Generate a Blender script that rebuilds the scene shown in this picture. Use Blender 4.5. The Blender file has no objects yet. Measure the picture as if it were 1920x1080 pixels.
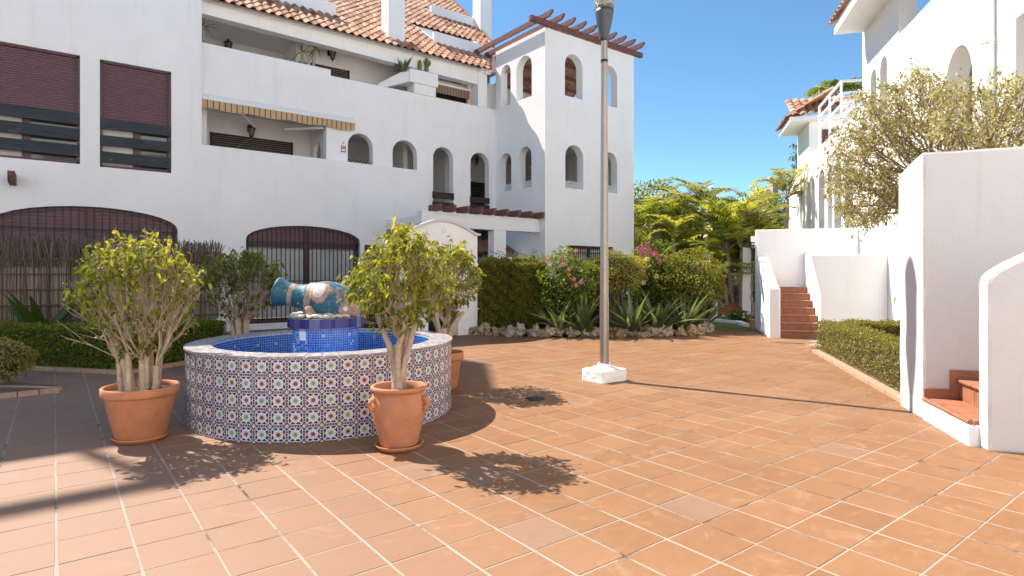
import bpy, math, random
import numpy as np
from mathutils import Vector, Matrix

# ------------------------------------------------------------------ camera, sky, sun
scene = bpy.context.scene
F, Y0, EYE, TH = 1120.0, 514.0, 1.5, 0.6544
CS, SN = math.cos(TH), math.sin(TH)
cam_d = bpy.data.cameras.new('camera')
cam = bpy.data.objects.new('camera', cam_d)
scene.collection.objects.link(cam)
cam.location = (0, 0, EYE)
cam.rotation_euler = (math.pi / 2, 0, -TH)
cam_d.sensor_width = 36.0
cam_d.lens = 36.0 * F / 1920.0
cam_d.shift_y = (Y0 - 540.0) / 1920.0
cam_d.clip_start = 0.05
cam_d.clip_end = 3000
scene.camera = cam

SUN = Vector((-0.26, 0.74, 1.0)).normalized()
world = bpy.data.worlds.new('World')
scene.world = world
world.use_nodes = True
wn = world.node_tree
bg = wn.nodes['Background']
sky = wn.nodes.new('ShaderNodeTexSky')
sky.sky_type = 'NISHITA'
sky.sun_disc = False
sky.sun_elevation = math.asin(SUN.z)
sky.sun_rotation = math.atan2(SUN.x, SUN.y)
sky.air_density = 0.8
sky.dust_density = 0.0
sky.ozone_density = 2.2
tnt = wn.nodes.new('ShaderNodeMix'); tnt.data_type = 'RGBA'; tnt.blend_type = 'MULTIPLY'; tnt.inputs[0].default_value = 1.0
tnt.inputs[7].default_value = (.74, .98, 1.0, 1)
wn.links.new(sky.outputs[0], tnt.inputs[6]); wn.links.new(tnt.outputs[2], bg.inputs[0])
bg.inputs[1].default_value = 0.056
sl = bpy.data.lights.new('sun', 'SUN')
sl.energy = 2.8
sl.angle = math.radians(0.53)
sl.color = (1.0, 0.92, 0.80)
so = bpy.data.objects.new('sun', sl)
scene.collection.objects.link(so)
so.rotation_euler = SUN.to_track_quat('Z', 'Y').to_euler()
so.location = (-6, 14, 30)
scene.view_settings.view_transform = 'Standard'
scene.view_settings.look = 'None'
scene.view_settings.gamma = 1.0
scene.view_settings.use_curve_mapping = False
scene.view_settings.exposure = 1.90
scene.render.engine = 'CYCLES'
scene.cycles.use_denoising = True
scene.cycles.max_bounces = 10
scene.cycles.diffuse_bounces = 7
scene.cycles.transparent_max_bounces = 8

rng = np.random.default_rng(11)
random.seed(5)
COL = scene.collection

# ------------------------------------------------------------------ pixel -> place
def ray(x, y):
    X = (x - 960) / F
    return np.array([X * CS + SN, -X * SN + CS, (Y0 - y) / F])
def gnd(x, y, z=0.0):
    d = ray(x, y); t = (z - EYE) / d[2]
    return np.array([0, 0, EYE]) + d * t
def at_depth(x, y, Y):
    return np.array([0, 0, EYE]) + ray(x, y) * Y
def on_v(x, y, v):
    d = ray(x, y); return np.array([0, 0, EYE]) + d * v / d[1]
PD = np.array([0.79814542, 0.60246484])          # the right-hand terrace runs along PD
QD = np.array([PD[1], -PD[0]])
def pq(p, q, z=0.0):
    a = PD * p + QD * q
    return (a[0], a[1], z)

# ------------------------------------------------------------------ mesh helpers
class MB:
    def __init__(s):
        s.v = []; s.f = []; s.m = []
    def add(s, vs, fs, mi=0):
        o = len(s.v)
        s.v += [tuple(map(float, p)) for p in vs]
        s.f += [tuple(i + o for i in f) for f in fs]
        s.m += [mi] * len(fs)
        return s
    def box(s, a, b, mi=0):
        x0, y0, z0 = a; x1, y1, z1 = b
        return s.add([(x0,y0,z0),(x1,y0,z0),(x1,y1,z0),(x0,y1,z0),(x0,y0,z1),(x1,y0,z1),(x1,y1,z1),(x0,y1,z1)],
                     [(0,3,2,1),(4,5,6,7),(0,1,5,4),(1,2,6,5),(2,3,7,6),(3,0,4,7)], mi)
    def pqbox(s, p0, p1, q0, q1, z0, z1, mi=0):
        c = [pq(p0,q0),pq(p1,q0),pq(p1,q1),pq(p0,q1)]
        v = [(x,y,z0) for x,y,_ in c] + [(x,y,z1) for x,y,_ in c]
        return s.add(v, [(3,2,1,0),(4,5,6,7),(0,1,5,4),(1,2,6,5),(2,3,7,6),(3,0,4,7)], mi)
    def prism(s, poly, off, mi=0):
        n = len(poly)
        v = [tuple(p) for p in poly] + [(p[0]+off[0],p[1]+off[1],p[2]+off[2]) for p in poly]
        f = [tuple(range(n))[::-1], tuple(range(n, 2*n))] + [(i,(i+1)%n,n+(i+1)%n,n+i) for i in range(n)]
        return s.add(v, f, mi)
    def beam(s, a, b, w, h, mi=0, up=(0,0,1)):
        a = Vector(a); b = Vector(b); d = (b-a).normalized(); u = Vector(up)
        sd = d.cross(u).normalized() * (w/2); u2 = sd.cross(d).normalized() * (h/2)
        v = [a-sd-u2, a+sd-u2, a+sd+u2, a-sd+u2, b-sd-u2, b+sd-u2, b+sd+u2, b-sd+u2]
        return s.add(v, [(0,1,2,3),(7,6,5,4),(0,4,5,1),(1,5,6,2),(2,6,7,3),(3,7,4,0)], mi)
    def tube(s, pts, rad, n=6, mi=0, cap=True):
        pts = [Vector(p) for p in pts]
        if not hasattr(rad, '__len__'): rad = [rad]*len(pts)
        vs = []; fs = []
        ref = Vector((0.31, 0.17, 0.94))
        for i, p in enumerate(pts):
            d = (pts[min(i+1, len(pts)-1)] - pts[max(i-1, 0)])
            if d.length < 1e-9: d = Vector((0,0,1))
            d.normalize()
            a = d.cross(ref)
            if a.length < 1e-3: a = d.cross(Vector((1,0,0)))
            a.normalize(); b = d.cross(a)
            for k in range(n):
                t = 2*math.pi*k/n
                vs.append(p + (a*math.cos(t) + b*math.sin(t))*rad[i])
        for i in range(len(pts)-1):
            for k in range(n):
                fs.append((i*n+k, i*n+(k+1)%n, (i+1)*n+(k+1)%n, (i+1)*n+k))
        if cap:
            fs.append(tuple(range(n))[::-1]); fs.append(tuple(range((len(pts)-1)*n, len(pts)*n)))
        return s.add(vs, fs, mi)
    def lathe(s, prof, c=(0,0,0), n=32, mi=0, axis=None, wob=None):
        vs = []; fs = []
        for i, (r, z) in enumerate(prof):
            for k in range(n):
                t = 2*math.pi*k/n
                rr = r*(1 + (wob(t, z) if wob else 0))
                vs.append((c[0]+rr*math.cos(t), c[1]+rr*math.sin(t), c[2]+z))
        for i in range(len(prof)-1):
            for k in range(n):
                fs.append((i*n+k, i*n+(k+1)%n, (i+1)*n+(k+1)%n, (i+1)*n+k))
        return s.add(vs, fs, mi)
    def merge(s, o, M=None, mi=None):
        vs = o.v if M is None else [tuple(M @ Vector(p)) for p in o.v]
        k = len(s.v); s.v += vs
        s.f += [tuple(i+k for i in f) for f in o.f]
        s.m += (o.m if mi is None else [mi]*len(o.f))
        return s

def mesh(name, mb, mats, smooth=False):
    me = bpy.data.meshes.new(name)
    me.from_pydata(mb.v, [], mb.f)
    if not isinstance(mats, (list, tuple)): mats = [mats]
    for m in mats: me.materials.append(m)
    if len(mats) > 1: me.polygons.foreach_set('material_index', mb.m)
    if smooth: me.polygons.foreach_set('use_smooth', [True]*len(me.polygons))
    me.update()
    return me
def put(name, me, parent=None, loc=None, rot=None):
    o = bpy.data.objects.new(name, me)
    COL.objects.link(o)
    if parent is not None: o.parent = parent
    if loc is not None: o.location = loc
    if rot is not None: o.rotation_euler = rot
    return o
def wloc(o):
    l = Vector((0,0,0))
    while o is not None:
        l += Vector(o.location); o = o.parent
    return l
def obj(name, mb, mats, parent=None, smooth=False, bevel=0.0, auto=None):
    """mesh given in world coordinates"""
    o = put(name, mesh(name, mb, mats, smooth), parent)
    if parent is not None: o.location = -wloc(parent)
    if bevel:
        b = o.modifiers.new('edge', 'BEVEL'); b.width = bevel; b.segments = 2; b.limit_method = 'ANGLE'
    return o
def tag(o, label=None, cat=None, group=None, kind=None):
    if label: o['label'] = label
    if cat: o['category'] = cat
    if group: o['group'] = group
    if kind: o['kind'] = kind
    return o
def thing(name, loc, label, cat, group=None, rz=0.0):
    o = bpy.data.objects.new(name, None)
    o.empty_display_size = 0.1
    COL.objects.link(o); o.location = loc; o.rotation_euler = (0,0,rz)
    return tag(o, label, cat, group)
def dup(root, loc, label, rz=None):
    r = root.copy(); COL.objects.link(r); r.location = loc
    if rz is not None: r.rotation_euler = (0,0,rz)
    r['label'] = label
    for ch in root.children:
        c = ch.copy(); COL.objects.link(c); c.parent = r
        for g in ch.children:
            d = g.copy(); COL.objects.link(d); d.parent = c
    return r

def big_mesh(name, V, tris, mats, tint=None, smooth=False, mi=None):
    """V (N,3), tris (M,3) numpy; tint per vertex"""
    me = bpy.data.meshes.new(name)
    n, m = len(V), len(tris)
    me.vertices.add(n); me.vertices.foreach_set('co', np.asarray(V, np.float32).ravel())
    me.loops.add(m*3); me.loops.foreach_set('vertex_index', np.asarray(tris, np.int32).ravel())
    me.polygons.add(m)
    me.polygons.foreach_set('loop_start', np.arange(0, m*3, 3, dtype=np.int32))
    if not isinstance(mats, (list, tuple)): mats = [mats]
    for x in mats: me.materials.append(x)
    if mi is not None: me.polygons.foreach_set('material_index', np.asarray(mi, np.int32))
    me.polygons.foreach_set('use_smooth', np.full(m, bool(smooth)))
    me.update(calc_edges=True)
    if tint is not None:
        at = me.attributes.new('tint', 'FLOAT', 'POINT')
        at.data.foreach_set('value', np.asarray(tint, np.float32))
    me.validate()
    return me
def tri_of(mb):
    """triangulate a MB into numpy"""
    T = []
    for f in mb.f:
        for i in range(1, len(f)-1): T.append((f[0], f[i], f[i+1]))
    return np.array(mb.v, np.float32), np.array(T, np.int32)
def norm(a):
    return a / np.maximum(np.linalg.norm(a, axis=-1, keepdims=True), 1e-9)

_tex = {}
def hand_plaster(o, amp=.012, size=.5, lev=5):
    """uneven hand-trowelled surface and edges"""
    if size not in _tex:
        t = bpy.data.textures.new('plaster_wave', 'CLOUDS'); t.noise_scale = size; t.noise_depth = 3; _tex[size] = t
    m = o.modifiers.new('even', 'SUBSURF'); m.subdivision_type = 'SIMPLE'; m.levels = lev; m.render_levels = lev
    d = o.modifiers.new('wave', 'DISPLACE'); d.texture = _tex[size]; d.strength = amp; d.mid_level = .5; d.texture_coords = 'GLOBAL'
    return o
# a wall with openings: runs from P0 along d (2-D unit), visible face towards -rot90(d)
def wall(mb, P0, d, L, z0, z1, th, ops=(), mi=0, mr=None, ends=True, zt=None):
    mr = mi if mr is None else mr
    d = np.array(d, float); nrm = np.array([-d[1], d[0]])
    def W(u, w, z): return (P0[0]+d[0]*u+nrm[0]*w, P0[1]+d[1]*u+nrm[1]*w, z)
    def prof(o, u):
        uc, w, zb, zs, ztp = o
        x = (u-uc)/(w/2)
        x = max(-1.0, min(1.0, x))
        return zs + (ztp-zs)*math.sqrt(max(0, 1-x*x))
    ub = {0.0, L}
    for o in ops:
        uc, w, zb, zs, ztp = o
        k = 14 if ztp > zs+1e-6 else 1
        for i in range(k+1):
            t = uc - w/2*math.cos(math.pi*i/k)
            if 0 < t < L: ub.add(round(t, 6))
    ub = sorted(ub)
    top = (lambda u: z1) if zt is None else zt
    for a, b in zip(ub[:-1], ub[1:]):
        mid = (a+b)/2
        act = sorted([o for o in ops if abs(mid-o[0]) < o[1]/2], key=lambda o: o[2])
        ca, cb = z0, z0
        for o in act:
            pa = prof(o, min(max(a, o[0]-o[1]/2), o[0]+o[1]/2)); pb = prof(o, min(max(b, o[0]-o[1]/2), o[0]+o[1]/2))
            zb = o[2]
            if zb > max(ca, cb)+1e-5:
                mb.add([W(a,0,ca),W(b,0,cb),W(b,0,zb),W(a,0,zb)], [(0,1,2,3)], mi)
                mb.add([W(a,th,ca),W(b,th,cb),W(b,th,zb),W(a,th,zb)], [(3,2,1,0)], mi)
                mb.add([W(a,0,zb),W(b,0,zb),W(b,th,zb),W(a,th,zb)], [(0,1,2,3)], mr)
            mb.add([W(a,0,pa),W(b,0,pb),W(b,th,pb),W(a,th,pa)], [(3,2,1,0)], mr)
            ca, cb = pa, pb
        ta, tb = top(a), top(b)
        mb.add([W(a,0,ca),W(b,0,cb),W(b,0,tb),W(a,0,ta)], [(0,1,2,3)], mi)
        mb.add([W(a,th,ca),W(b,th,cb),W(b,th,tb),W(a,th,ta)], [(3,2,1,0)], mi)
        mb.add([W(a,0,ta),W(b,0,tb),W(b,th,tb),W(a,th,ta)], [(0,1,2,3)], mi)
    for o in ops:
        uc, w, zb, zs, ztp = o
        for u in (uc-w/2, uc+w/2):
            if 0 < u < L: mb.add([W(u,0,zb),W(u,th,zb),W(u,th,zs),W(u,0,zs)], [(0,1,2,3)], mr)
    if ends:
        for u in (0.0, L): mb.add([W(u,0,z0),W(u,th,z0),W(u,th,top(u)),W(u,0,top(u))], [(0,1,2,3)], mi)
    return mb

# ------------------------------------------------------------------ materials
def lin(c):
    return tuple((x/12.92 if x <= .04045 else ((x+.055)/1.055)**2.4) for x in c)
class NT:
    def __init__(s, name):
        s.m = bpy.data.materials.new(name); s.m.use_nodes = True
        s.t = s.m.node_tree; s.b = s.t.nodes['Principled BSDF']; s.out = s.t.nodes['Material Output']
    def n(s, typ, **kw):
        x = s.t.nodes.new(typ)
        for k, v in kw.items(): setattr(x, k, v)
        return x
    def l(s, a, b): s.t.links.new(a, b)
    def noise(s, scale, detail=4, rough=.6, vec=None, dist=0.0):
        x = s.n('ShaderNodeTexNoise'); x.inputs['Scale'].default_value = scale
        x.inputs['Detail'].default_value = detail; x.inputs['Roughness'].default_value = rough
        x.inputs['Distortion'].default_value = dist
        if vec is None:
            vec = s.obco()
        s.l(vec, x.inputs['Vector'])
        return x.outputs['Fac']
    def obco(s):
        g = s.n('ShaderNodeNewGeometry'); return g.outputs['Position']
    def scaled(s, sc):
        mp = s.n('ShaderNodeMapping'); mp.inputs['Scale'].default_value = sc
        s.l(s.obco(), mp.inputs['Vector']); return mp.outputs[0]
    def ramp(s, fac, stops):
        r = s.n('ShaderNodeValToRGB'); cr = r.color_ramp
        while len(cr.elements) < len(stops): cr.elements.new(0.5)
        for e, (p, c) in zip(cr.elements, stops): e.position = p; e.color = (*c, 1)
        s.l(fac, r.inputs[0]); return r.outputs[0]
    def mix(s, fac, a, b, mode='MIX'):
        x = s.n('ShaderNodeMix', data_type='RGBA', blend_type=mode)
        for sock, val in ((x.inputs[0], fac), (x.inputs[6], a), (x.inputs[7], b)):
            if hasattr(val, 'is_linked') or hasattr(val, 'links'): s.l(val, sock)
            elif isinstance(val, (int, float)): sock.default_value = val
            else: sock.default_value = (*val, 1)
        return x.outputs[2]
    def math(s, op, a, b=0.0):
        x = s.n('ShaderNodeMath', operation=op)
        for sock, val in ((x.inputs[0], a), (x.inputs[1], b)):
            if isinstance(val, (int, float)): sock.default_value = val
            else: s.l(val, sock)
        return x.outputs[0]
    def bump(s, h, strength=.3, dist=.01):
        b = s.n('ShaderNodeBump'); b.inputs['Strength'].default_value = strength; b.inputs['Distance'].default_value = dist
        s.l(h, b.inputs['Height']); s.l(b.outputs[0], s.b.inputs['Normal'])
    def col(s, c):
        if isinstance(c, tuple): s.b.inputs['Base Color'].default_value = (*c, 1)
        else: s.l(c, s.b.inputs['Base Color'])
    def set(s, rough=None, metal=None, spec=None):
        if rough is not None:
            if isinstance(rough, (int, float)): s.b.inputs['Roughness'].default_value = rough
            else: s.l(rough, s.b.inputs['Roughness'])
        if metal is not None: s.b.inputs['Metallic'].default_value = metal
        if spec is not None: s.b.inputs['Specular IOR Level'].default_value = spec
        return s.m
    def attr(s, name='tint'):
        a = s.n('ShaderNodeAttribute'); a.attribute_name = name; return a.outputs['Fac']

def plaster(name, base, bump=.25, scale=35, stain=.06):
    t = NT(name)
    big = t.noise(0.9, 5, .6)
    streak = t.noise(1.0, 4, .6, t.scaled((5, 5, .35)))
    c = t.ramp(big, [(.3, tuple(x*(1-stain) for x in base)), (.65, base)])
    c = t.mix(t.ramp(streak, [(.55, (0,0,0)), (.8, (.35,.35,.35))]), c, tuple(x*.80*y for x, y in zip(base, (1,.97,.92))))
    pat = t.noise(2.3, 6, .68, None, .8)
    c = t.mix(t.ramp(pat, [(.60, (0,0,0)), (.66, (.22,.22,.22))]), c, tuple(x*y for x, y in zip(base, (.93,.91,.88))))
    t.col(c)
    h = t.mix(.35, t.noise(scale, 4, .6), t.noise(scale*.12, 3, .5))
    t.bump(h, bump, .02)
    return t.set(.93, spec=.15)
def flat(name, c, rough=.6, metal=0.0, var=.12, scale=20, bump=0.0, spec=.4):
    t = NT(name)
    n = t.noise(scale, 5, .6)
    t.col(t.ramp(n, [(.25, tuple(x*(1-var) for x in c)), (.75, tuple(min(1, x*(1+var)) for x in c))]))
    if bump: t.bump(n, bump, .01)
    return t.set(rough, metal, spec)
def wood(name, c, wear=None, dirn=(1.5, 30, 30), rough=.75):
    t = NT(name)
    g = t.noise(1.0, 6, .65, t.scaled(dirn), .4)
    col = t.ramp(g, [(.3, tuple(x*.6 for x in c)), (.6, c), (.8, tuple(x*1.25 for x in c))])
    if wear:
        w = t.noise(4.0, 6, .7, t.scaled((1, 1, 2.2)))
        col = t.mix(t.ramp(w, [(.62, (0,0,0)), (.72, (1,1,1))]), col, wear)
    t.col(col); t.bump(g, .35, .01)
    return t.set(rough, spec=.2)
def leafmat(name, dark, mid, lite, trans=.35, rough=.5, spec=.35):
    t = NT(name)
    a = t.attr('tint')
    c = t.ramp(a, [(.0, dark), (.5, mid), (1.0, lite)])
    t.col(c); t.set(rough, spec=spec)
    tr = t.n('ShaderNodeBsdfTranslucent')
    c2 = t.mix(1.0, c, (1.25, 1.15, .55), 'MULTIPLY')
    t.l(c2, tr.inputs[0])
    mx = t.n('ShaderNodeMixShader'); mx.inputs[0].default_value = trans
    t.l(t.b.outputs[0], mx.inputs[1]); t.l(tr.outputs[0], mx.inputs[2]); t.l(mx.outputs[0], t.out.inputs[0])
    return t.m
def glassy(name, c, rough=.06):
    t = NT(name); t.col(c); return t.set(rough, spec=.8)

M = {}
M['white'] = plaster('white_plaster', (.88,.87,.86))
M['white_rough'] = plaster('rough_white_plaster', (.88,.87,.86), .55, 14)
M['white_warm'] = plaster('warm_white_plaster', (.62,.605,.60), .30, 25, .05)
M['interior'] = plaster('terrace_plaster', (.80,.78,.75), .2)
def floor_tile_mat():
    t = NT('terracotta_floor_tile')
    a = t.attr('tint')
    oi = t.n('ShaderNodeObjectInfo')
    base = t.ramp(a, [(0, (.21,.13,.088)), (.06, (.225,.135,.09)), (.12, (.200,.097,.045)), (.5, (.230,.114,.053)), (1, (.262,.136,.068))])
    g = t.noise(7, 6, .65, t.scaled((1.0, 2.6, 1)))
    c = t.mix(t.ramp(g, [(.35, (0,0,0)), (.75, (.55,.55,.55))]), base, (.275,.158,.092))
    g2 = t.noise(1.1, 4, .6)
    c = t.mix(t.ramp(g2, [(.4, (0,0,0)), (.8, (.45,.45,.45))]), c, (.185,.086,.041))
    sc_ = t.noise(3.2, 6, .72, t.scaled((1, 1, 1)), 1.2)
    c = t.mix(t.ramp(sc_, [(.56, (0,0,0)), (.70, (.38,.38,.38))]), c, (.40,.25,.165))
    c = t.mix(t.ramp(t.noise(.55, 4, .6), [(.5, (0,0,0)), (.75, (.22,.22,.22))]), c, (.16,.085,.055))
    spk = t.noise(90, 3, .7)
    c = t.mix(t.ramp(spk, [(.66, (0,0,0)), (.78, (.35,.35,.35))]), c, (.5,.40,.32))
    # pale pinkish sheen of light painted into the tile colour towards the left
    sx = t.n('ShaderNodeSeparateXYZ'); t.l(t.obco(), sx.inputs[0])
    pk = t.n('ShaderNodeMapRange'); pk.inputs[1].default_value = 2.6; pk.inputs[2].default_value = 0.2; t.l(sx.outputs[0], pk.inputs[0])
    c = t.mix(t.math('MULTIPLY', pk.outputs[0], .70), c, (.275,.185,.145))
    t.col(c); t.bump(t.noise(45, 4, .6), .12, .004)
    return t.set(t.ramp(g, [(.3, (.6,.6,.6)), (.8, (.75,.75,.75))]), spec=.2)
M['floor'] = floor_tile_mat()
_m = NT('cement_joint'); _m.col(_m.ramp(_m.noise(1.7, 6, .7), [(.36, (.09,.065,.05)), (.45, (.30,.25,.205)), (.70, (.36,.31,.26))])); M['mortar'] = _m.set(.95, spec=.1)
M['earth'] = flat('dry_earth', (.16,.11,.075), .95, var=.4, scale=9, bump=.5, spec=.1)
M['lawn'] = flat('lawn', (.17,.17,.06), .95, var=.4, scale=30, bump=.6, spec=.1)
M['step_tile'] = flat('stair_tile', (.33,.135,.075), .55, var=.22, scale=9)
M['curb'] = flat('clay_curb', (.42,.26,.17), .85, var=.25, scale=25, bump=.2)
def roof_mat():
    t = NT('clay_roof_tile')
    a = t.attr('tint')
    c = t.ramp(a, [(0, (.22,.095,.055)), (.25, (.36,.17,.10)), (.6, (.48,.265,.17)), (1, (.58,.38,.27))])
    n = t.noise(26, 5, .7)
    c = t.mix(t.ramp(n, [(.5, (0,0,0)), (.75, (.35,.35,.35))]), c, (.62,.47,.36))
    n2 = t.noise(5, 4, .7)
    c = t.mix(t.ramp(n2, [(.6, (0,0,0)), (.8, (.5,.5,.5))]), c, (.16,.09,.06))
    t.col(c); t.bump(n, .25, .01)
    return t.set(.85, spec=.2)
M['roof'] = roof_mat()
M['brown_metal'] = flat('plum_brown_metal', (.10,.048,.058), .45, var=.12)
M['shutter'] = flat('plum_shutter', (.175,.085,.105), .5, var=.15, scale=6)
M['shutter_dark'] = flat('dark_brown_shutter', (.045,.025,.025), .5, var=.15)
M['rafter'] = wood('painted_rafter', (.21,.095,.08), None, (10, 10, 10), .7)
M['plank'] = wood('weathered_blue_plank', (.055,.065,.075), (.23,.12,.05), (2, 30, 26), .8)
M['plank_dark'] = wood('weathered_dark_plank', (.05,.042,.035), (.2,.11,.05), (3, 30, 26), .8)
M['iron'] = flat('black_iron', (.015,.013,.014), .5)
M['rust'] = flat('rusty_iron', (.11,.05,.03), .8, var=.4, scale=40)
M['glass'] = glassy('dark_window_glass', (.05,.06,.06), .04)
_g = NT('window_glass'); _g.col((.75,.78,.78)); _g.set(.03, spec=.9); _g.b.inputs['Alpha'].default_value = .22; M['pane'] = _g.m
M['curtain'] = flat('pale_curtain', (.62,.62,.60), .9, var=.12, scale=3, spec=.1)
M['awning'] = flat('tan_awning_cloth', (.52,.36,.20), .85, var=.08)
M['awning2'] = flat('grey_brown_awning_cloth', (.27,.185,.13), .85, var=.08)
M['stripe'] = flat('dark_stripe', (.05,.03,.025), .85)
M['alu'] = flat('white_enamel', (.78,.78,.77), .4, var=.04)
M['pole'] = flat('brushed_pole', (.36,.31,.27), .38, .75, var=.10, scale=14)
M['lampgrey'] = flat('grey_lamp_shell', (.085,.09,.10), .45, .3, var=.06)
M['terracotta'] = flat('terracotta_pot', (.48,.205,.105), .8, var=.16, scale=8, bump=.12, spec=.2)
M['terracotta2'] = flat('unglazed_clay_jar', (.46,.20,.11), .85, var=.22, scale=6, bump=.2, spec=.2)
M['soil'] = flat('potting_soil', (.06,.04,.028), .95, var=.5, scale=50, bump=.8, spec=.1)
M['bark'] = flat('pale_fig_bark', (.42,.33,.25), .85, var=.28, scale=22, bump=.5, spec=.15)
M['twig'] = flat('grey_brown_twig', (.40,.32,.245), .9, var=.25, scale=30, spec=.1)
M['twig_warm'] = flat('dry_brown_twig', (.235,.165,.115), .9, var=.25, scale=30, spec=.1)
M['palmtrunk'] = flat('palm_stem', (.38,.30,.22), .85, var=.35, scale=12, bump=.4, spec=.15)
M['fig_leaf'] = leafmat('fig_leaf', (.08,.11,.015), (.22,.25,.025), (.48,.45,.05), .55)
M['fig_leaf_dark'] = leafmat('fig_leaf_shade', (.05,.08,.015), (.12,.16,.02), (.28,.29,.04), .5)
M['box_leaf'] = leafmat('box_leaf', (.075,.105,.01), (.17,.21,.02), (.33,.35,.06), .45)
M['box_leaf2'] = leafmat('olive_hedge_leaf', (.11,.105,.02), (.24,.22,.05), (.46,.42,.13), .35)
M['dry_leaf'] = leafmat('pale_hedge_leaf', (.17,.12,.04), (.30,.26,.07), (.52,.44,.19), .3)
M['vari_leaf'] = leafmat('variegated_leaf', (.2,.2,.035), (.42,.40,.08), (.68,.62,.24), .45)
M['green_leaf'] = leafmat('garden_leaf', (.06,.10,.012), (.15,.21,.025), (.31,.35,.05), .5)
M['over_leaf'] = leafmat('pale_tree_leaf', (.15,.14,.05), (.35,.32,.14), (.62,.57,.33), .3)
M['palm_leaf'] = leafmat('palm_frond', (.13,.175,.02), (.30,.335,.045), (.55,.53,.13), .58, .45, .5)
M['palm_grey'] = leafmat('pale_palm_frond', (.15,.17,.05), (.34,.34,.13), (.58,.55,.30), .45, .4, .6)
M['strap_leaf'] = leafmat('strap_leaf', (.05,.08,.035), (.125,.165,.075), (.27,.30,.16), .3, .4, .55)
M['aloe_leaf'] = leafmat('broad_leaf', (.025,.06,.012), (.055,.11,.018), (.12,.20,.03), .3, .35, .55)
M['core'] = flat('hedge_inside', (.045,.05,.016), .95, var=.4, scale=30)
M['core_dry'] = flat('dry_hedge_inside', (.06,.045,.02), .95, var=.4, scale=30)
M['pink'] = leafmat('pink_petal', (.50,.13,.16), (.60,.20,.22), (.66,.30,.30), .2)
M['magenta'] = leafmat('magenta_bract', (.40,.02,.22), (.52,.04,.33), (.62,.10,.42), .35)
M['cream'] = leafmat('cream_petal', (.6,.42,.2), (.72,.55,.3), (.8,.7,.5), .3)
M['stone'] = flat('tan_rock', (.40,.27,.17), .9, var=.6, scale=16, bump=1.0, spec=.15)
M['stone2'] = flat('grey_rock', (.46,.37,.28), .9, var=.55, scale=18, bump=1.0, spec=.15)
M['pebble'] = flat('white_pebble', (.56,.53,.48), .6, var=.14, scale=20)
M['drain'] = flat('cast_iron_drain', (.02,.022,.024), .6)
# ------------------------------------------------------------------ ground
mb = MB(); mb.add([(-400,-60,-.06),(600,-60,-.06),(600,700,-.06),(-400,700,-.06)], [(0,1,2,3)])
tag(obj('ground', mb, M['earth']), kind='structure')
pave = thing('pavement', (0,0,0), None, None); tag(pave, kind='structure')
mb = MB(); mb.add([(-14,-5.3,-.0025),(24,-5.3,-.0025),(24,17.5,-.0025),(-14,17.5,-.0025)], [(0,1,2,3)])
mort = obj('mortar_bed', mb, M['mortar'], pave)
GU, GV, GP = 1.0404, 3.1822, 0.3432
JU, JV = .016, .011                      # wide joints one way, narrow the other
def tile_mb(hx, hy, b=.0015, d=.01):
    m = MB()
    m.add([(-hx+b,-hy+b,0),(hx-b,-hy+b,0),(hx-b,hy-b,0),(-hx+b,hy-b,0),
           (-hx,-hy,-b),(hx,-hy,-b),(hx,hy,-b),(-hx,hy,-b),
           (-hx,-hy,-d),(hx,-hy,-d),(hx,hy,-d),(-hx,hy,-d)],
          [(0,1,2,3),(0,4,5,1),(1,5,6,2),(2,6,7,3),(3,7,4,0),(4,8,9,5),(5,9,10,6),(6,10,11,7),(7,11,8,4)])
    return m
cells = []
for i in range(-46, 70):
    for j in range(-14, 46):
        u, v = GU + (i+.5)*GP, GV + (j+.5)*GP
        Y = u*SN + v*CS; X = u*CS - v*SN
        if Y < 1.6 or v > 17.0: continue
        if abs(X) > 1.3*Y + 2.0: continue
        p_, q_ = u*PD[0]+v*PD[1], u*QD[0]+v*QD[1]
        if q_ > 2.85 and 5.85 < p_ < 15.2: continue
        if q_ > 4.4: continue
        cells.append((Y + (60 if abs(X)/Y > .95 or Y < 2.7 else 0), u, v))
cells.sort()
BASE = tile_mb(GP/2-JU/2, GP/2-JV/2)
tv, tt = tri_of(BASE)
tile_meshes = []
def tint_pick():
    r = rng.random()
    if r < .012: return rng.uniform(0, .05)
    return float(np.clip(rng.normal(.5, .2), .13, 1))
for k in range(24):
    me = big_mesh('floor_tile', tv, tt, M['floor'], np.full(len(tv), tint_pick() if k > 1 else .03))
    tile_meshes.append(me)
NT_IND = 298
for k, (_, u, v) in enumerate(cells[:NT_IND]):
    mi_ = rng.integers(2, 24) if rng.random() > .02 else rng.integers(0, 2)
    o = put('tile', tile_meshes[mi_], pave, (u+rng.normal(0,.0015), v+rng.normal(0,.0012), rng.normal(0,.0007)),
            (rng.normal(0,.0011), rng.normal(0,.0011), rng.normal(0,.003)))
rest = cells[NT_IND:]
P_ = np.array([(u,v,0) for _,u,v in rest], np.float32)
n_ = len(rest)
tilt = rng.normal(0, .0011, (n_,2))
VV = tv[None] + P_[:,None,:]
VV = VV + 0
VV[:,:,2] += tv[None,:,0]*tilt[:,0:1] + tv[None,:,1]*tilt[:,1:2] + rng.normal(0,.0007,(n_,1))
TT = tt[None] + (np.arange(n_)*len(tv))[:,None,None]
tn = np.repeat(np.array([tint_pick() for _ in range(n_)]), len(tv))
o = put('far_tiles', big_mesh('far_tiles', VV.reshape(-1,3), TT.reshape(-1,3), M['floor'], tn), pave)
tag(o, kind='stuff')
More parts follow.
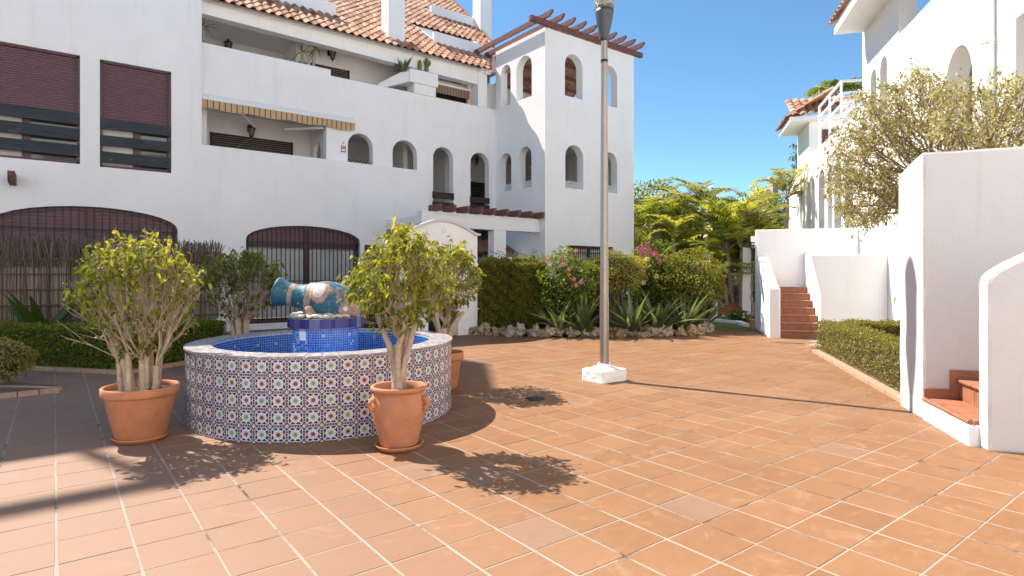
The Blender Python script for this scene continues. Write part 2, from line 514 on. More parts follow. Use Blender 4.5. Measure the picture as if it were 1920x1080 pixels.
# round drain cover
c = gnd(1003, 748)
t = thing('drain_cover', (c[0], c[1], 0), 'small round black drain cover sunk in the floor near the fountain shadow', 'drain cover')
mb = MB(); mb.lathe([(0,.006),(.10,.006),(.125,.004),(.128,-.01)], n=28)
put('rim', mesh('rim', mb, M['drain'], True), t)
mb = MB()
for k in range(-3, 4):
    mb.box((-.085, k*.024-.006, .006), (.085, k*.024+.006, .011))
put('grille', mesh('grille', mb, M['drain']), t)
# slotted channel drain by the far stair
a = gnd(1453, 642); b = gnd(1508, 644.5)
t = thing('channel_drain', ((a[0]+b[0])/2, (a[1]+b[1])/2, 0), 'narrow grey slotted channel drain in the paving before the far stair', 'drain')
mb = MB(); mb.beam((a[0],a[1],.003), (b[0],b[1],.003), .12, .006); obj('channel', mb, M['lampgrey'], t)

# ------------------------------------------------------------------ main building (plane V=16.906 low front, V=17.12 upper front)
A, B = 16.906, 17.12
bld = thing('apartment_building', (2.99, A, 0), 'white apartment building with terraces, clay tiled roof and arched corner tower', 'apartment building')
W = M['white']
def bw(name, mb, m=None, **k): return obj(name, mb, m or W, bld, **k)
# left block wall (full height, stepped above the picture)
mb = MB()
lops = [(-.50, 1.956, 4.02, 6.51, 6.51), (1.582, 1.461, 4.0, 6.51, 6.51), (.68, 3.55, -.1, 2.60, 3.06)]
x0 = -7.0
wall(mb, (x0, A-.03), (1,0), .84-x0, 0, 14.4, .30, [(o[0]-x0,)+o[1:] for o in lops if False])
mb = MB()
wall(mb, (x0, A-.03), (1,0), 2.99-x0, 0, 10.2, .30, [(o[0]-x0,)+o[1:] for o in lops])
wall(mb, (x0, A-.03), (1,0), .84-x0, 10.2, 14.05, .30, [], ends=True)
wall(mb, (2.985, A+.272), (0,1), 3.3, 0, 10.2, .25)      # right return of the block
bw('front_wall', mb)
mb = MB()
mb.box((x0, 20.2, 0), (2.7, 20.4, 10.2)); mb.box((x0, 17.3, 3.15), (2.7, 20.2, 3.35)); mb.box((x0, 17.3, 6.9), (2.7, 20.2, 7.1))
bw('inner_wall', mb, M['interior'])
# tall part and gable of the left block, above the picture: it throws the long shadow over the paving
mb = MB()
mb.prism([(.84,16.6,14.05),(.84,22.2,18.95),(.84,28,14.05)], (-9,0,0))
mb.box((x0, 20, 10.2), (.84, 20.2, 14.05)); mb.box((.64, 17.2, 10.2), (.838, 28, 14.05))
bw('upper_storey', mb)
mb = MB()
mb.beam((-8, 16.75, 15.95), (-3.4, 16.75, 15.95), .16, .20)
for u in (-7.5, -5.5, -3.5): mb.beam((u,16.75,14.3), (u,16.75,16.0), .12, .12, up=(0,1,0))
bw('roof_rail', mb, M['rafter'])
# low front wall with terrace parapet
mb = MB()
wall(mb, (2.99, A), (1,0), 9.61-2.99, 0, 4.81, .214, [(5.66-2.99, 3.21, .16, 2.45, 2.86), (8.86-2.99, 1.498, -.1, 3.17, 3.17)])
bw('terrace_front_wall', mb)
# upper front: parapet of the top terrace, arches beneath
mb = MB()
mb.box((2.99, B, 5.98), (6.31, B+.26, 7.49))
zt = lambda u: 7.49 if u < 6.44-6.31 else 7.315
ops = [(7.358, .80, 4.4, 5.355, 5.755), (8.85, .86, 4.4, 5.32, 5.752), (10.26, .78, 3.60, 5.325, 5.715), (11.728, .78, 3.62, 5.327, 5.717)]
wall(mb, (6.31, B), (1,0), 6.10, 3.3, 7.315, .26, [(o[0]-6.31,)+o[1:] for o in ops])
mb.box((6.31, B, 7.315), (6.44, B+.26, 7.49))
bw('arcade_wall', mb)
# slabs, back walls, ceilings of the terraces
mb = MB()
mb.box((2.99, B+.26, 3.42), (16.4, 22, 3.58))
mb.box((2.99, B+.26, 6.18), (16.4, 22, 6.36))
mb.box((3.0, 19.5, 6.36), (5.81, 19.7, 8.6))
mb.box((5.81, 18.3, 6.36), (5.99, 19.7, 8.6))
mb.box((5.99, 18.3, 6.36), (12.0, 18.5, 8.6))
mb.box((6.5, 20.2, 3.58), (16.0, 20.4, 6.18))
mb.box((3.2, 18.9, 3.58), (6.5, 19.1, 6.18))
mb.box((2.99, 17.4, 3.58), (3.2, 19.1, 6.18))
mb.box((2.9, B+.28, 8.5), (12.0, 20, 8.58))
mb.box((9.3, 18.1, 3.58), (9.45, 20.2, 6.18)); mb.box((11.1, 18.4, 3.58), (11.3, 20.2, 6.18))
mb.box((16.2, 17.4, 0), (16.4, 22, 6.18)); mb.box((2.99, 21.8, 0), (16.4, 22, 6.2)); mb.box((14.9,17.3,6.36),(15.05,22,6.5))
bw('terrace_rooms', mb, M['interior'])
# interior arch at the right end of the lower terrace
mb = MB()
wall(mb, (6.42, 18.85), (0,-1), 1.3, 3.58, 6.18, .12, [(.62, .62, 3.58, 5.2, 5.6)])
bw('inner_arch', mb, M['interior'])
# eaves beam under the tiles
mb = MB(); mb.prism([(2.9,B-.02,8.235),(12.0,B-.02,8.05),(12.0,B-.02,8.735),(2.9,B-.02,8.735)], (0,.30,0))
bw('eaves_beam', mb)
mb = MB(); mb.box((11.62, B-.05, 7.3), (12.0, B+.4, 8.5)); mb.tube([(11.66,B-.08,8.56),(12.1,B-.08,8.56)], .10, 12); mb.tube([(11.9,B-.16,8.56),(11.9,B+.2,8.56)], .12, 12)
bw('terrace_pillar', mb)

# ------------------------------------------------------------------ corner tower
TU0, TU1, TV0 = 12.41, 16.63, 14.445
mb = MB()
up = [(13.66, .80, 7.345, 8.37, 8.772), (15.36, .80, 7.36, 8.37, 8.768)]
lo = [(13.69, .82, 4.33, 5.36, 5.77), (15.37, .78, 4.345, 5.35, 5.745)]
gw = [(14.47, 2.18, 1.35, 2.45, 2.45)]
wall(mb, (TU0, TV0), (1,0), TU1-TU0, 0, 9.36, .30, [(o[0]-TU0,)+o[1:] for o in up+lo+gw])
mb.box((TU1-.28, TV0+.30, 0), (TU1, 19.4, 6.2)); mb.box((TU1-.28, TV0+.30, 6.2), (TU1, 15.1, 9.36))
mb.box((TU0+.3, TV0+.3, 6.18), (TU1-.28, 17.38, 6.75)); mb.box((TU0+.3, TV0+.3, 3.45), (TU1-.28, 17.4, 3.6))
bw('tower_front', mb)
mb = MB()
# left face runs from the inner corner towards the viewer: u measured from V=17.12 towards -V
L = 17.12 - TV0 - .0
ups = [(17.12-16.53, .56, 7.32, 8.44, 8.74), (17.12-15.52, .82, 7.335, 8.35, 8.755)]
los = [(17.12-16.55, .68, 4.37, 5.36, 5.68), (17.12-15.455, .66, 4.35, 5.40, 5.73)]
wall(mb, (TU0-.003, 17.12), (0,-1), L+.002, 0, 9.36, .28, ups+los)
bw('tower_side', mb, M['white_rough'])
# lattice infill of the lower tower arches
lat = MB()
def lattice(u0, u1, z0, z1, fn, n=9, r=.011):
    st = (u1-u0)/n
    k = -int((z1-z0)/st)-1
    while k <= n:
        for s in (1, -1):
            a = u0+k*st
            pts = []
            for (uu, zz) in ((a, z0 if s > 0 else z1), (a+(z1-z0), z1 if s > 0 else z0)):
                pts.append([uu, zz])
            (ua, za), (ub, zb) = pts
            sl_ = (zb-za)/(ub-ua)
            if ub <= u0 or ua >= u1: continue
            if ua < u0: za += (u0-ua)*sl_; ua = u0
            if ub > u1: zb += (u1-ub)*sl_; ub = u1
            lat.tube([fn(ua, za), fn(ub, zb)], r, 4)
        k += 1
for o in lo: lattice(o[0]-o[1]/2, o[0]+o[1]/2, o[2], o[2]+.28, lambda u, z: (u, TV0+.2, z), 9)
for o in los: lattice(17.12-o[0]-o[1]/2, 17.12-o[0]+o[1]/2, o[2], o[2]+.28, lambda u, z: (TU0+.2, u, z), 8)
bw('lattice', lat, M['alu'])
lat = MB()
lattice(6.958, 7.758, 4.72, 4.98, lambda u, z: (u, B+.18, z), 7, .008)
lat.box((6.96, B+.15, 4.7), (7.03, B+.2, 5.02))
bw('arch_trellis', lat, M['rust'])
# tiled canopy inside the top of the tower (seen from below through the arches)
cv = []; mbc = MB()
nu = 16
for i in range(nu):
    u0 = 12.55 + i*.225
    for r in range(8):
        va, vb = 15.0 + r*.36, 15.0 + r*.36 + .40
        za, zb = 9.2 - (va-15.0)*.36, 9.2 - (vb-15.0)*.36 - .03
        ps = [(u0 + .225*k/5, .055*math.sin(math.pi*k/5)) for k in range(6)]
        v_ = [(x, va, za+h) for x, h in ps] + [(x, vb, zb+h) for x, h in ps]
        mbc.add(v_, [(k, k+1, k+7, k+6) for k in range(5)])
v_, t_ = tri_of(mbc)
o = put('canopy_tiles', big_mesh('canopy_tiles', v_, t_, M['roof'], np.repeat(rng.uniform(.2,.9,nu*8), 12)), bld); o.location = -wloc(bld); tag(o, kind='stuff')
mb = MB()
for k in range(5): mb.beam((12.69, 15.1+k*.55, 9.10-k*.198), (16.3, 15.1+k*.55, 9.10-k*.198), .06, .09)
bw('canopy_beams', mb, M['rafter'])
mb = MB(); mb.box((12.02, 17.45, 6.37), (14.9, 17.6, 8.32)); bw('tower_back_wall', mb, M['interior'])

# ------------------------------------------------------------------ main roof
roof = bw('roof', MB().add([(2.9,A-.05,8.5),(12.1,A-.05,8.5),(12.1,A+.3,8.56),(2.9,A+.3,8.56)], [(0,1,2,3)]), M['interior'])
SLP = .735; RZ = 8.594; RV = 16.9
ca = math.atan(SLP); cl, sl2 = math.cos(ca), math.sin(ca)
def rz(v): return RZ + SLP*(v-RV)
def u_right(v):
    return float(np.interp(v, [16.9, 17.35, 20.2, 25, 26.8, 30], [12.0, 12.25, 14.5, 16.15, 16.5, 17.0]))
cuts = [(10.55, 13.30, 18.23, 19.95), (12.80, 15.0, 22.35, 23.2), (2.0, 7.0, 18.17, 19.75)]
def in_cut(u, v): return any(a < u < b and c < v < d for a, b, c, d in cuts)
TP, TR = .250, .355
prof = [(0,.0),(.025,-.006),(.055,.0),(.075,.022),(.105,.052),(.14,.066),(.175,.056),(.205,.030),(.225,.008),(.25,.0)]
def rtile():
    m = MB(); n = len(prof); Ln = TR+.07
    v = []
    for y, dz, sc_ in ((0,.030,1.0),(Ln,.0,.94)):
        for x, h in prof: v.append(((x-.125)*1.0+.0, y, h*sc_+dz))
    for x, h in prof: v.append((x-.125, 0, h+.030-.018))
    f = [(k,k+1,n+k+1,n+k) for k in range(n-1)] + [(k+1,k,2*n+k,2*n+k+1) for k in range(n-1)]
    m.add(v, f); return m
rv_, rt_ = tri_of(rtile())
Rm = np.array([[1,0,0],[0,cl,-sl2],[0,sl2,cl]])
rv_w = rv_ @ Rm.T
pos = []
nrow = int((29-16.9)/cl/TR)
for r in range(nrow):
    v = RV - .06 + r*TR*cl
    for c_ in range(-2, 62):
        u = 2.95 + c_*TP
        if u > u_right(v) - .05: continue
        if in_cut(u, v+.12) : continue
        dist = u*SN + v*CS
        x_ = 960 + F*(u*CS - v*SN)/dist; y_ = Y0 - F*(rz(v)-EYE)/dist
        vis = 0 if (-30 < y_ and 360 < x_ < 960) else 100
        pos.append((vis + dist, u, v))
pos.sort()
rms = [big_mesh('roof_tile', rv_w, rt_, M['roof'], np.full(len(rv_w), x)) for x in (.05,.2,.3,.4,.5,.55,.6,.7,.8,.95)]
for k, (_, u, v) in enumerate(pos[:298]):
    o = put('roof_tile', rms[rng.integers(0, 10)], roof)
    o.location = Vector((u, v, rz(v))) - wloc(roof); o.rotation_euler = (rng.normal(0,.008), rng.normal(0,.01), rng.normal(0,.012))
rest = pos[298:]
n_ = len(rest); P_ = np.array([(u,v,rz(v)) for _,u,v in rest])
VV = rv_w[None] + P_[:,None,:] + rng.normal(0,.004,(n_,1,3)); TT = rt_[None] + (np.arange(n_)*len(rv_w))[:,None,None]
o = put('upper_roof_tiles', big_mesh('upper_roof_tiles', VV.reshape(-1,3), TT.reshape(-1,3), M['roof'], np.repeat(rng.choice([.05,.2,.3,.4,.5,.55,.6,.7,.8,.95], n_), len(rv_w))), roof)
o.location = -wloc(roof); tag(o, kind='stuff')
# deck beneath the tiles, leaving the roof-terrace cuts open
mb = MB()
step = .12; v = RV
while v < 29:
    segs = [(2.9, u_right(v))]
    for a, b, c_, d_ in cuts:
        if c_ < v+step/2 < d_:
            ns = []
            for s0, s1 in segs:
                if b <= s0 or a >= s1: ns.append((s0, s1)); continue
                if a > s0: ns.append((s0, a))
                if b < s1: ns.append((b, s1))
            segs = ns
    for s0, s1 in segs:
        mb.add([(s0,v,rz(v)-.012),(s1,v,rz(v)-.012),(s1,v+step,rz(v+step)-.012),(s0,v+step,rz(v+step)-.012)], [(0,1,2,3)])
    v += step
o = obj('roof_deck', mb, M['rafter'], roof)
# hip edge: closing slope on the right
mb = MB()
vs_ = [17.0, 17.35, 20.2, 25, 26.8, 29]
for a, b in zip(vs_[:-1], vs_[1:]):
    mb.add([(u_right(a),a,rz(a)-.02),(u_right(b),b,rz(b)-.02),(u_right(b)+.8,b+2,rz(a)-3),(u_right(a)+.8,a+2,rz(a)-3)], [(0,1,2,3)])
    mb.tube([(u_right(a),a,rz(a)+.03),(u_right(b),b,rz(b)+.03)], .09, 8)
o = obj('hip_ridge', mb, M['roof'], roof)
# roof terraces cut into the slope
for a, b, c_, d_ in cuts:
    mb = MB()
    zf = rz(c_)
    mb.box((a, c_-.02, zf-.5), (b, c_+.14, zf+.42))                       # front parapet
    mb.box((a, d_, zf-.5), (b, d_+.12, rz(d_)-.02))                        # back wall
    for u in (a-.06, b-.06):
        mb.prism([(u,c_+.14,zf-.5),(u,d_,zf-.5),(u,d_,rz(d_)+.03),(u,c_+.14,rz(c_+.14)+.12)], (.12,0,0))
    mb.add([(a,c_,zf-.45),(b,c_,zf-.45),(b,d_,zf-.45),(a,d_,zf-.45)], [(0,1,2,3)])
    obj('roof_terrace', mb, M['white'], roof)
# chimneys
mb = MB(); mb.box((8.42, 17.36, 8.6), (8.98, 17.95, 11.9)); mb.box((8.36, 17.30, 11.9), (9.04, 18.0, 12.05))
obj('chimney', mb, M['white_rough'], roof, bevel=.015)
mb = MB(); mb.box((14.95, 21.75, 11.6), (15.55, 22.4, 15.4)); mb.box((14.88, 21.68, 15.4), (15.62, 22.47, 15.55))
obj('chimney', mb, M['white_rough'], roof, bevel=.015)

# ------------------------------------------------------------------ windows of the main building
def slat_shutter(mb, u0, u1, z0, z1, v, n, d=.018):
    h = (z1-z0)/n
    for k in range(n):
        z = z0+k*h
        mb.prism([(u0,v,z+.002),(u0,v-d,z+h*.25),(u0,v-d,z+h*.72),(u0,v,z+h-.002)], (u1-u0,0,0))
def slat_window(label, u0, u1, z0, z1, zs, planks, seed):
    w = bw('window', MB().box((u0,A+.16,z0),(u1,A+.19,z0+.05)), M['brown_metal'])
    fr = MB()
    for a, b, c_, d_ in ((u0,u0+.06,z0,z1),(u1-.06,u1,z0,z1),(u0,u1,z1-.05,z1),(u0,u1,z0,z0+.06)):
        fr.box((a,A+.04,c_),(b,A+.115,d_))
    um = (u0+u1)/2
    fr.box((um-.06,A+.13,z0+.06),(um+.10,A+.18,zs))
    obj('frame', fr, M['brown_metal'], w)
    sh = MB(); slat_shutter(sh, u0+.06, u1-.06, zs, z1-.05, A+.11, 24)
    sh.box((u0+.06, A+.06, zs-.05), (u1-.06, A+.115, zs-.004))
    obj('shutter', sh, M['shutter'], w)
    obj('pane', MB().box((um+.10,A+.15,z0+.06),(u1-.06,A+.16,zs)), M['glass'], w)
    cu = MB()
    for k in range(9):
        a = u0+.06+k*(um-.06-u0-.06)/9
        cu.box((a, A+.17+.012*(k%2), z0+.06), (a+(um-.12-u0)/9, A+.18+.012*(k%2), zs))
    obj('curtain', cu, M['curtain'], w)
    r_ = random.Random(seed)
    for zc, hh in planks:
        p = MB(); j = r_.uniform(-.012,.012)
        p.prism([(u0+.01,A-.02,zc-hh/2),(u1-.01,A-.02,zc-hh/2+j),(u1-.01,A-.02,zc+hh/2+j),(u0+.01,A-.02,zc+hh/2)], (0,.05,0))
        obj('plank', p, M['plank'], w, bevel=.006)
slat_window('', -1.478, .478, 4.02, 6.51, 5.20, [(5.06,.26),(4.69,.26),(4.32,.26)], 1)
slat_window('', .852, 2.312, 4.0, 6.51, 5.17, [(5.03,.25),(4.635,.235),(4.25,.25)], 2)
# arched barred windows of the ground floor
def arch_pts(uc, w, zs, zt, z0, n=20, v=0.0, inset=0.0):
    pts = []
    for i in range(n+1):
        t = math.pi*i/n
        pts.append((uc-(w/2-inset)*math.cos(t), v, zs+(zt-zs-inset)*math.sin(t)))
    return pts
def arch_window(uc, w, zb, zs, zt, mull, trans, nb, shut, glass=True):
    v = A+.16
    poly = [(uc-w/2, v+.06, zb)] + arch_pts(uc, w, zs, zt, zb, 20, v+.06) + [(uc+w/2, v+.06, zb)]
    w_ = bw('window', MB().add(poly, [tuple(range(len(poly)))]), M['pane'] if glass else M['shutter_dark'])
    fr = MB()
    ap = arch_pts(uc, w, zs, zt, zb, 20, v, .05)
    for a, b in zip(ap[:-1], ap[1:]): fr.beam(a, b, .07, .10, up=(0,1,0))
    def ztop(u): 
        x = (u-uc)/(w/2); return zs+(zt-zs)*math.sqrt(max(0,1-x*x))
    for u in (uc-w/2+.05, uc+w/2-.05): fr.box((u-.05,v-.03,zb),(u+.05,v+.04,zs+.02))
    for u, ww in mull: fr.box((u-ww/2,v-.035,zb),(u+ww/2,v+.045,ztop(u)-.02))
    for z, hh in trans: fr.box((uc-w/2+.05,v-.03,z-hh/2),(uc+w/2-.05,v+.04,z+hh/2))
    obj('frame', fr, M['brown_metal'], w_)
    if shut:
        sh = MB(); n = 9
        for k in range(n):
            z = shut + k*(zt-shut)/n; z2 = z+(zt-shut)/n-.006
            hw = w/2
            if z2 > zs: hw = w/2*math.sqrt(max(0.02, 1-((z2-zs)/(zt-zs))**2))
            sh.box((uc-hw+.04,v+.0,z),(uc+hw-.04,v+.03,z2))
        obj('blind', sh, M['shutter'], w_)
    ba = MB()
    for k in range(nb):
        u = uc-w/2+w*(k+.5)/nb
        ba.box((u-.011,A+.05,zb+.02),(u+.011,A+.072,ztop(u)-.01))
    for z in (zb+.12, (zb+zs)/2, zs-.06):
        ba.box((uc-w/2,A+.052,z-.012),(uc+w/2,A+.07,z+.012))
    obj('bars', ba, M['iron'], w_)
    return w_
w1 = arch_window(.68, 3.55, .3, 2.60, 3.06, [(.66,.17)], [(2.25,.10)], 24, 2.3, False)
w2 = arch_window(5.66, 3.21, .16, 2.45, 2.86, [(5.72,.13)], [(2.30,.12),(.22,.14)], 26, 2.36)
cu = MB()
for k in range(22):
    a = 4.15+k*.138
    cu.box((a, A+.26+.012*(k%2), .3), (a+.13, A+.28+.012*(k%2), 2.25))
obj('curtain', cu, M['curtain'], w2)
# terrace shutters
def dark_shutter(u0, u1, z0, z1, v, n):
    w = bw('window', MB().box((u0-.05,v-.02,z1),(u1+.05,v+.0,z1+.05)), M['alu'])
    s = MB(); slat_shutter(s, u0, u1, z0, z1, v-.003, n, .022); obj('shutter', s, M['shutter_dark'], w)
    f = MB(); f.box((u0-.05,v-.03,z0),(u0,v-.0,z1)); f.box((u1,v-.03,z0),(u1+.05,v-.0,z1)); obj('frame', f, M['iron'], w)
dark_shutter(3.61, 5.85, 4.0, 5.59, 18.9, 26)
dark_shutter(6.30, 7.44, 6.45, 7.99, 18.3, 26)
dark_shutter(10.68, 11.85, 6.45, 7.97, 18.3, 26)
dark_shutter(11.55, 12.55, 3.7, 5.25, 20.2, 20)
dark_shutter(13.4, 15.6, 3.7, 5.25, 20.2, 20)
# plank balustrades in the two tall arches
for uc, zz in ((10.26, ((4.10,.22),(3.78,.20))), (11.728, ((4.06,.20),(3.80,.20)))):
    for zc, h in zz:
        obj('plank', MB().box((uc-.42,B-.03,zc-h/2),(uc+.40,B+.01,zc+h/2)), M['plank_dark'], bld, bevel=.005)
# tower ground-floor window
w = bw('window', MB().box((13.38,TV0+.2,1.35),(15.56,TV0+.22,2.45)), M['curtain'])
f = MB(); f.box((13.38,TV0+.1,2.36),(15.56,TV0+.19,2.45)); f.box((14.44,TV0+.1,1.35),(14.52,TV0+.19,2.36)); obj('frame', f, M['brown_metal'], w)
ba = MB()
for k in range(22): ba.box((13.42+k*.1,TV0+.05,1.35),(13.438+k*.1,TV0+.068,2.44))
ba.box((13.38,TV0+.05,2.2),(15.56,TV0+.068,2.23)); obj('bars', ba, M['iron'], w)
# planter built onto the top-terrace parapet
mb = MB()
mb.box((8.95, B-.12, 7.62), (10.0, B+.55, 8.05))
mb.prism([(8.95,B-.10,7.62),(8.95,B-.10,8.05),(8.10,B+.4,7.5),(8.10,B+.4,7.32)], (0,.5,0))
mb.box((9.15, B-.06, 7.30), (9.95, B+.45, 7.62))
bw('parapet_planter', mb, bevel=.02)

# ------------------------------------------------------------------ pergolas
def notched(mb, a, b, w, h, cut=.10):
    """rafter with a slanted cut at its front end b->"""
    a = Vector(a); b = Vector(b); d = (b-a).normalized(); sd = d.cross(Vector((0,0,1))).normalized()*w
    poly = [a, b-d*cut, b, b+Vector((0,0,h)), a+Vector((0,0,h))]
    poly = [a-sd/2, (b-d*cut)-sd/2, b+Vector((0,0,h*.55))-sd/2, b+Vector((0,0,h))-sd/2, a+Vector((0,0,h))-sd/2]
    mb.prism([tuple(p) for p in poly], tuple(sd))
t = thing('pergola', (14.5, TV0, 9.36), 'dark brown timber pergola with jutting rafters crowning the white corner tower', 'pergola')
mb = MB(); mb.beam((11.75,TV0-.06,9.47),(16.98,TV0-.06,9.45), .13, .16); obj('beam', mb, M['rafter'], t)
mb = MB(); mb.beam((11.3,18.45,9.62),(16.6,18.45,9.62), .14, .22); obj('beam', mb, M['rafter'], t)
for k in range(10):
    u = 12.25 + k*.478
    mb = MB(); notched(mb, (u, 18.6, 9.53), (u, TV0-.55, 9.535), .075, .165, .15)
    obj('rafter', mb, M['rafter'], t)
t = thing('pergola', (10.4, 14.7, 2.85), 'white porch beam on a square column topped by short brown rafter tails', 'pergola')
mb = MB(); mb.box((8.12,14.70,2.845),(12.40,15.0,3.27)); mb.box((8.12,15.0,2.87),(8.4,A-.002,3.15)); obj('beam', mb, W, t)
mb = MB(); mb.box((10.60,14.72,0),(11.06,15.02,2.845)); obj('column', mb, W, t)
for k in range(9):
    u = 8.55 + k*.468
    mb = MB(); notched(mb, (u, 15.02, 3.275), (u, 14.40, 3.275), .10, .19, .05)
    obj('rafter', mb, M['rafter'], t)
# porch interior
mb = MB(); mb.box((8.9, A+1.6, 0), (12.4, A+1.75, 3.4)); mb.box((8.1, A+.23, 3.28), (12.4, A+1.7, 3.42)); mb.box((9.61,A+.0,0),(9.8,A+1.6,3.3))
bw('porch_wall', mb)
mb = MB()
for i in range(13):
    u0 = 9.0+i*.26
    ps = [(u0+.26*k/6, .06*math.sin(math.pi*k/6)) for k in range(7)]
    v_ = [(x, 15.75, 2.18+h) for x, h in ps]+[(x, 16.7, 2.62+h) for x, h in ps]
    mb.add(v_, [(k,k+1,k+8,k+7) for k in range(6)])
bw('porch_canopy', mb, M['roof'])
mb = MB(); mb.box((11.35,15.5,0),(12.4,16.6,1.98)); mb.box((11.3,15.45,1.98),(12.4,16.65,2.06)); bw('barbecue_hood', mb)
for s in (-1, 1):
    mb = MB(); mb.add([(9.95+s*.55,15.82,2.15),(9.95+s*.02,15.82,2.15),(9.95+s*.35,15.82,.9),(9.95+s*.55,15.82,.9)], [(0,1,2,3)])
    o = bw('curtain', mb, M['curtain']); sm = o.modifiers.new('thick','SOLIDIFY'); sm.thickness=.02
# entrance gateway
gt = thing('entrance_gateway', (7.43, 12.4, 0), 'white curved-top entrance gateway with round niche and door number', 'gateway')
def gz(u):
    x = abs(u-7.43)/.96
    return 2.49 if x > .98 else 2.49 + .30*math.cos(x*math.pi/2*1.02)**1.0
mb = MB(); wall(mb, (6.42,12.4), (1,0), 2.0, 0, 2.5, .35, [(1.02,.84,0,2.09,2.09)], zt=lambda u: gz(u+6.42)-.02)
k = 0; mb2 = MB(); wall(mb2, (6.42,12.4), (1,0), 2.0, 0, 2.5, .35, [(1.02,.84,0,2.09,2.09)] , zt=lambda u: gz(u+6.42)-.02)
mb = MB()
us = np.linspace(6.42, 8.42, 41)
for a, b in zip(us[:-1], us[1:]):
    z0_ = 2.09 if abs((a+b)/2-7.44) < .43 else 0
    mb.add([(a,12.4,z0_),(b,12.4,z0_),(b,12.4,gz(b)-.03),(a,12.4,gz(a)-.03),(a,12.75,z0_),(b,12.75,z0_),(b,12.75,gz(b)-.03),(a,12.75,gz(a)-.03)],
           [(0,1,2,3),(7,6,5,4),(3,2,6,7),(0,4,5,1)])
for u in (6.42, 8.42): mb.add([(u,12.4,0),(u,12.75,0),(u,12.75,gz(u)-.03),(u,12.4,gz(u)-.03)], [(0,1,2,3)])
for u in (6.99, 7.87): mb.box((u-.02,12.402,0),(u+.02,12.75,2.088))
obj('wall', mb, W, gt)
mb = MB()
us = np.linspace(6.36, 8.48, 41)
for a, b in zip(us[:-1], us[1:]):
    za, zb = gz(a), gz(b)
    mb.add([(a,12.34,za-.03),(b,12.34,zb-.03),(b,12.34,zb+.03),(a,12.34,za+.03),(a,12.8,za-.03),(b,12.8,zb-.03),(b,12.8,zb+.03),(a,12.8,za+.03)],
           [(0,1,2,3),(3,2,6,7),(0,4,5,1)])
for u in (6.36, 8.48): mb.add([(u,12.34,2.46),(u,12.8,2.46),(u,12.8,2.52),(u,12.34,2.52)], [(0,1,2,3)])
obj('coping', mb, M['white_warm'], gt)
mb = MB(); mb.tube([(7.45,12.392,2.55),(7.45,12.41,2.55)], .07, 20); obj('round_niche', mb, M['interior'], gt)
mb = MB(); mb.box((7.56,12.39,2.08),(7.68,12.405,2.26)); obj('number_plate', mb, M['alu'], gt)
mb = MB(); mb.box((7.617,12.384,2.11),(7.633,12.39,2.23)); mb.prism([(7.60,12.384,2.20),(7.617,12.384,2.23),(7.617,12.384,2.215)], (0,.006,0)); obj('number', mb, M['lampgrey'], gt)
ga = MB()
for k in range(8): ga.box((7.04+k*.108,12.6,.05),(7.06+k*.108,12.62,2.0))
for z in (.08,.5,1.1,1.95): ga.box((7.02,12.6,z-.02),(7.86,12.62,z+.02))
obj('gate', ga, M['iron'], gt)
tag(obj('rear_porch_wall', MB().box((5.9,13.4,0),(8.3,13.5,2.2)), M['shutter_dark'], gt))

# unseen house added behind the viewer, sized to bounce sunlight onto the main facade
oh = thing('terrace_house', (0,-5.4,0), 'unseen white house added behind the viewer to bounce sunlight onto the facade', 'house')
mb = MB(); wall(mb, (20,-5.4), (-1,0), 44, 0, 13.5, .35, [(x,1.3,3.9,5.6,6.1) for x in (4,9,14,19,24,29,34,39)]+[(x,1.6,.0,2.2,2.2) for x in (6,16,26,36)])
mb.box((-24,-14,0),(20,-13.8,13.5)); mb.box((-24,-13.8,3.3),(20,-5.8,3.5)); mb.box((-24,-14,13.5),(20,-5.2,13.7))
obj('wall', mb, M['white'], oh)
# ------------------------------------------------------------------ right-hand terrace houses (frame P away, Q to the right)
QW = 4.62
def pqwall(mb, p0, p1, q, z0, z1, th, ops=(), zt=None):
    """wall on plane q seen from -q, p0<p1; ops in p"""
    P0 = pq(p1, q)
    return wall(mb, P0, -PD, p1-p0, z0, z1, th, [(p1-o[0],)+tuple(o[1:]) for o in ops], zt=zt)
def barrel(mb, e0, e1, up, L, pitch=.24, row=.36):
    """rows of clay barrels on the slope spanned from eave e0-e1 upwards"""
    e0, e1, up = Vector(e0), Vector(e1), Vector(up).normalized()
    d = (e1-e0); n = max(1, int(d.length/pitch)); d.normalize()
    nm = d.cross(up).normalized()
    if nm.z < 0: nm = -nm
    for i in range(n):
        for r in range(int(L/row)):
            b = e0 + d*(i*pitch) + up*(r*row)
            ps = [(k/6*pitch, .075*math.sin(math.pi*k/6)) for k in range(7)]
            lo = [b + d*x + nm*(h+.03) for x, h in ps]; hi = [b + d*(x*.96) + nm*h*.95 + up*(row+.05) for x, h in ps]
            dn = [b + d*x + nm*(h+.008) for x, h in ps]
            mb.add(lo+hi+dn, [(k,k+1,8+k,7+k) for k in range(6)] + [(14+k,15+k,k+1,k) for k in range(6)])
def roof_obj(mb, parent, name='roof'):
    v_, t_ = tri_of(mb)
    o = put(name, big_mesh(name, v_, t_, M['roof'], np.repeat(rng.uniform(.1,.9,len(v_)//21), 21)), parent)
    o.location = -wloc(parent); return o
def T(name, p, q, label, cat, **k): return thing(name, pq(p, q, 0), label, cat, **k)

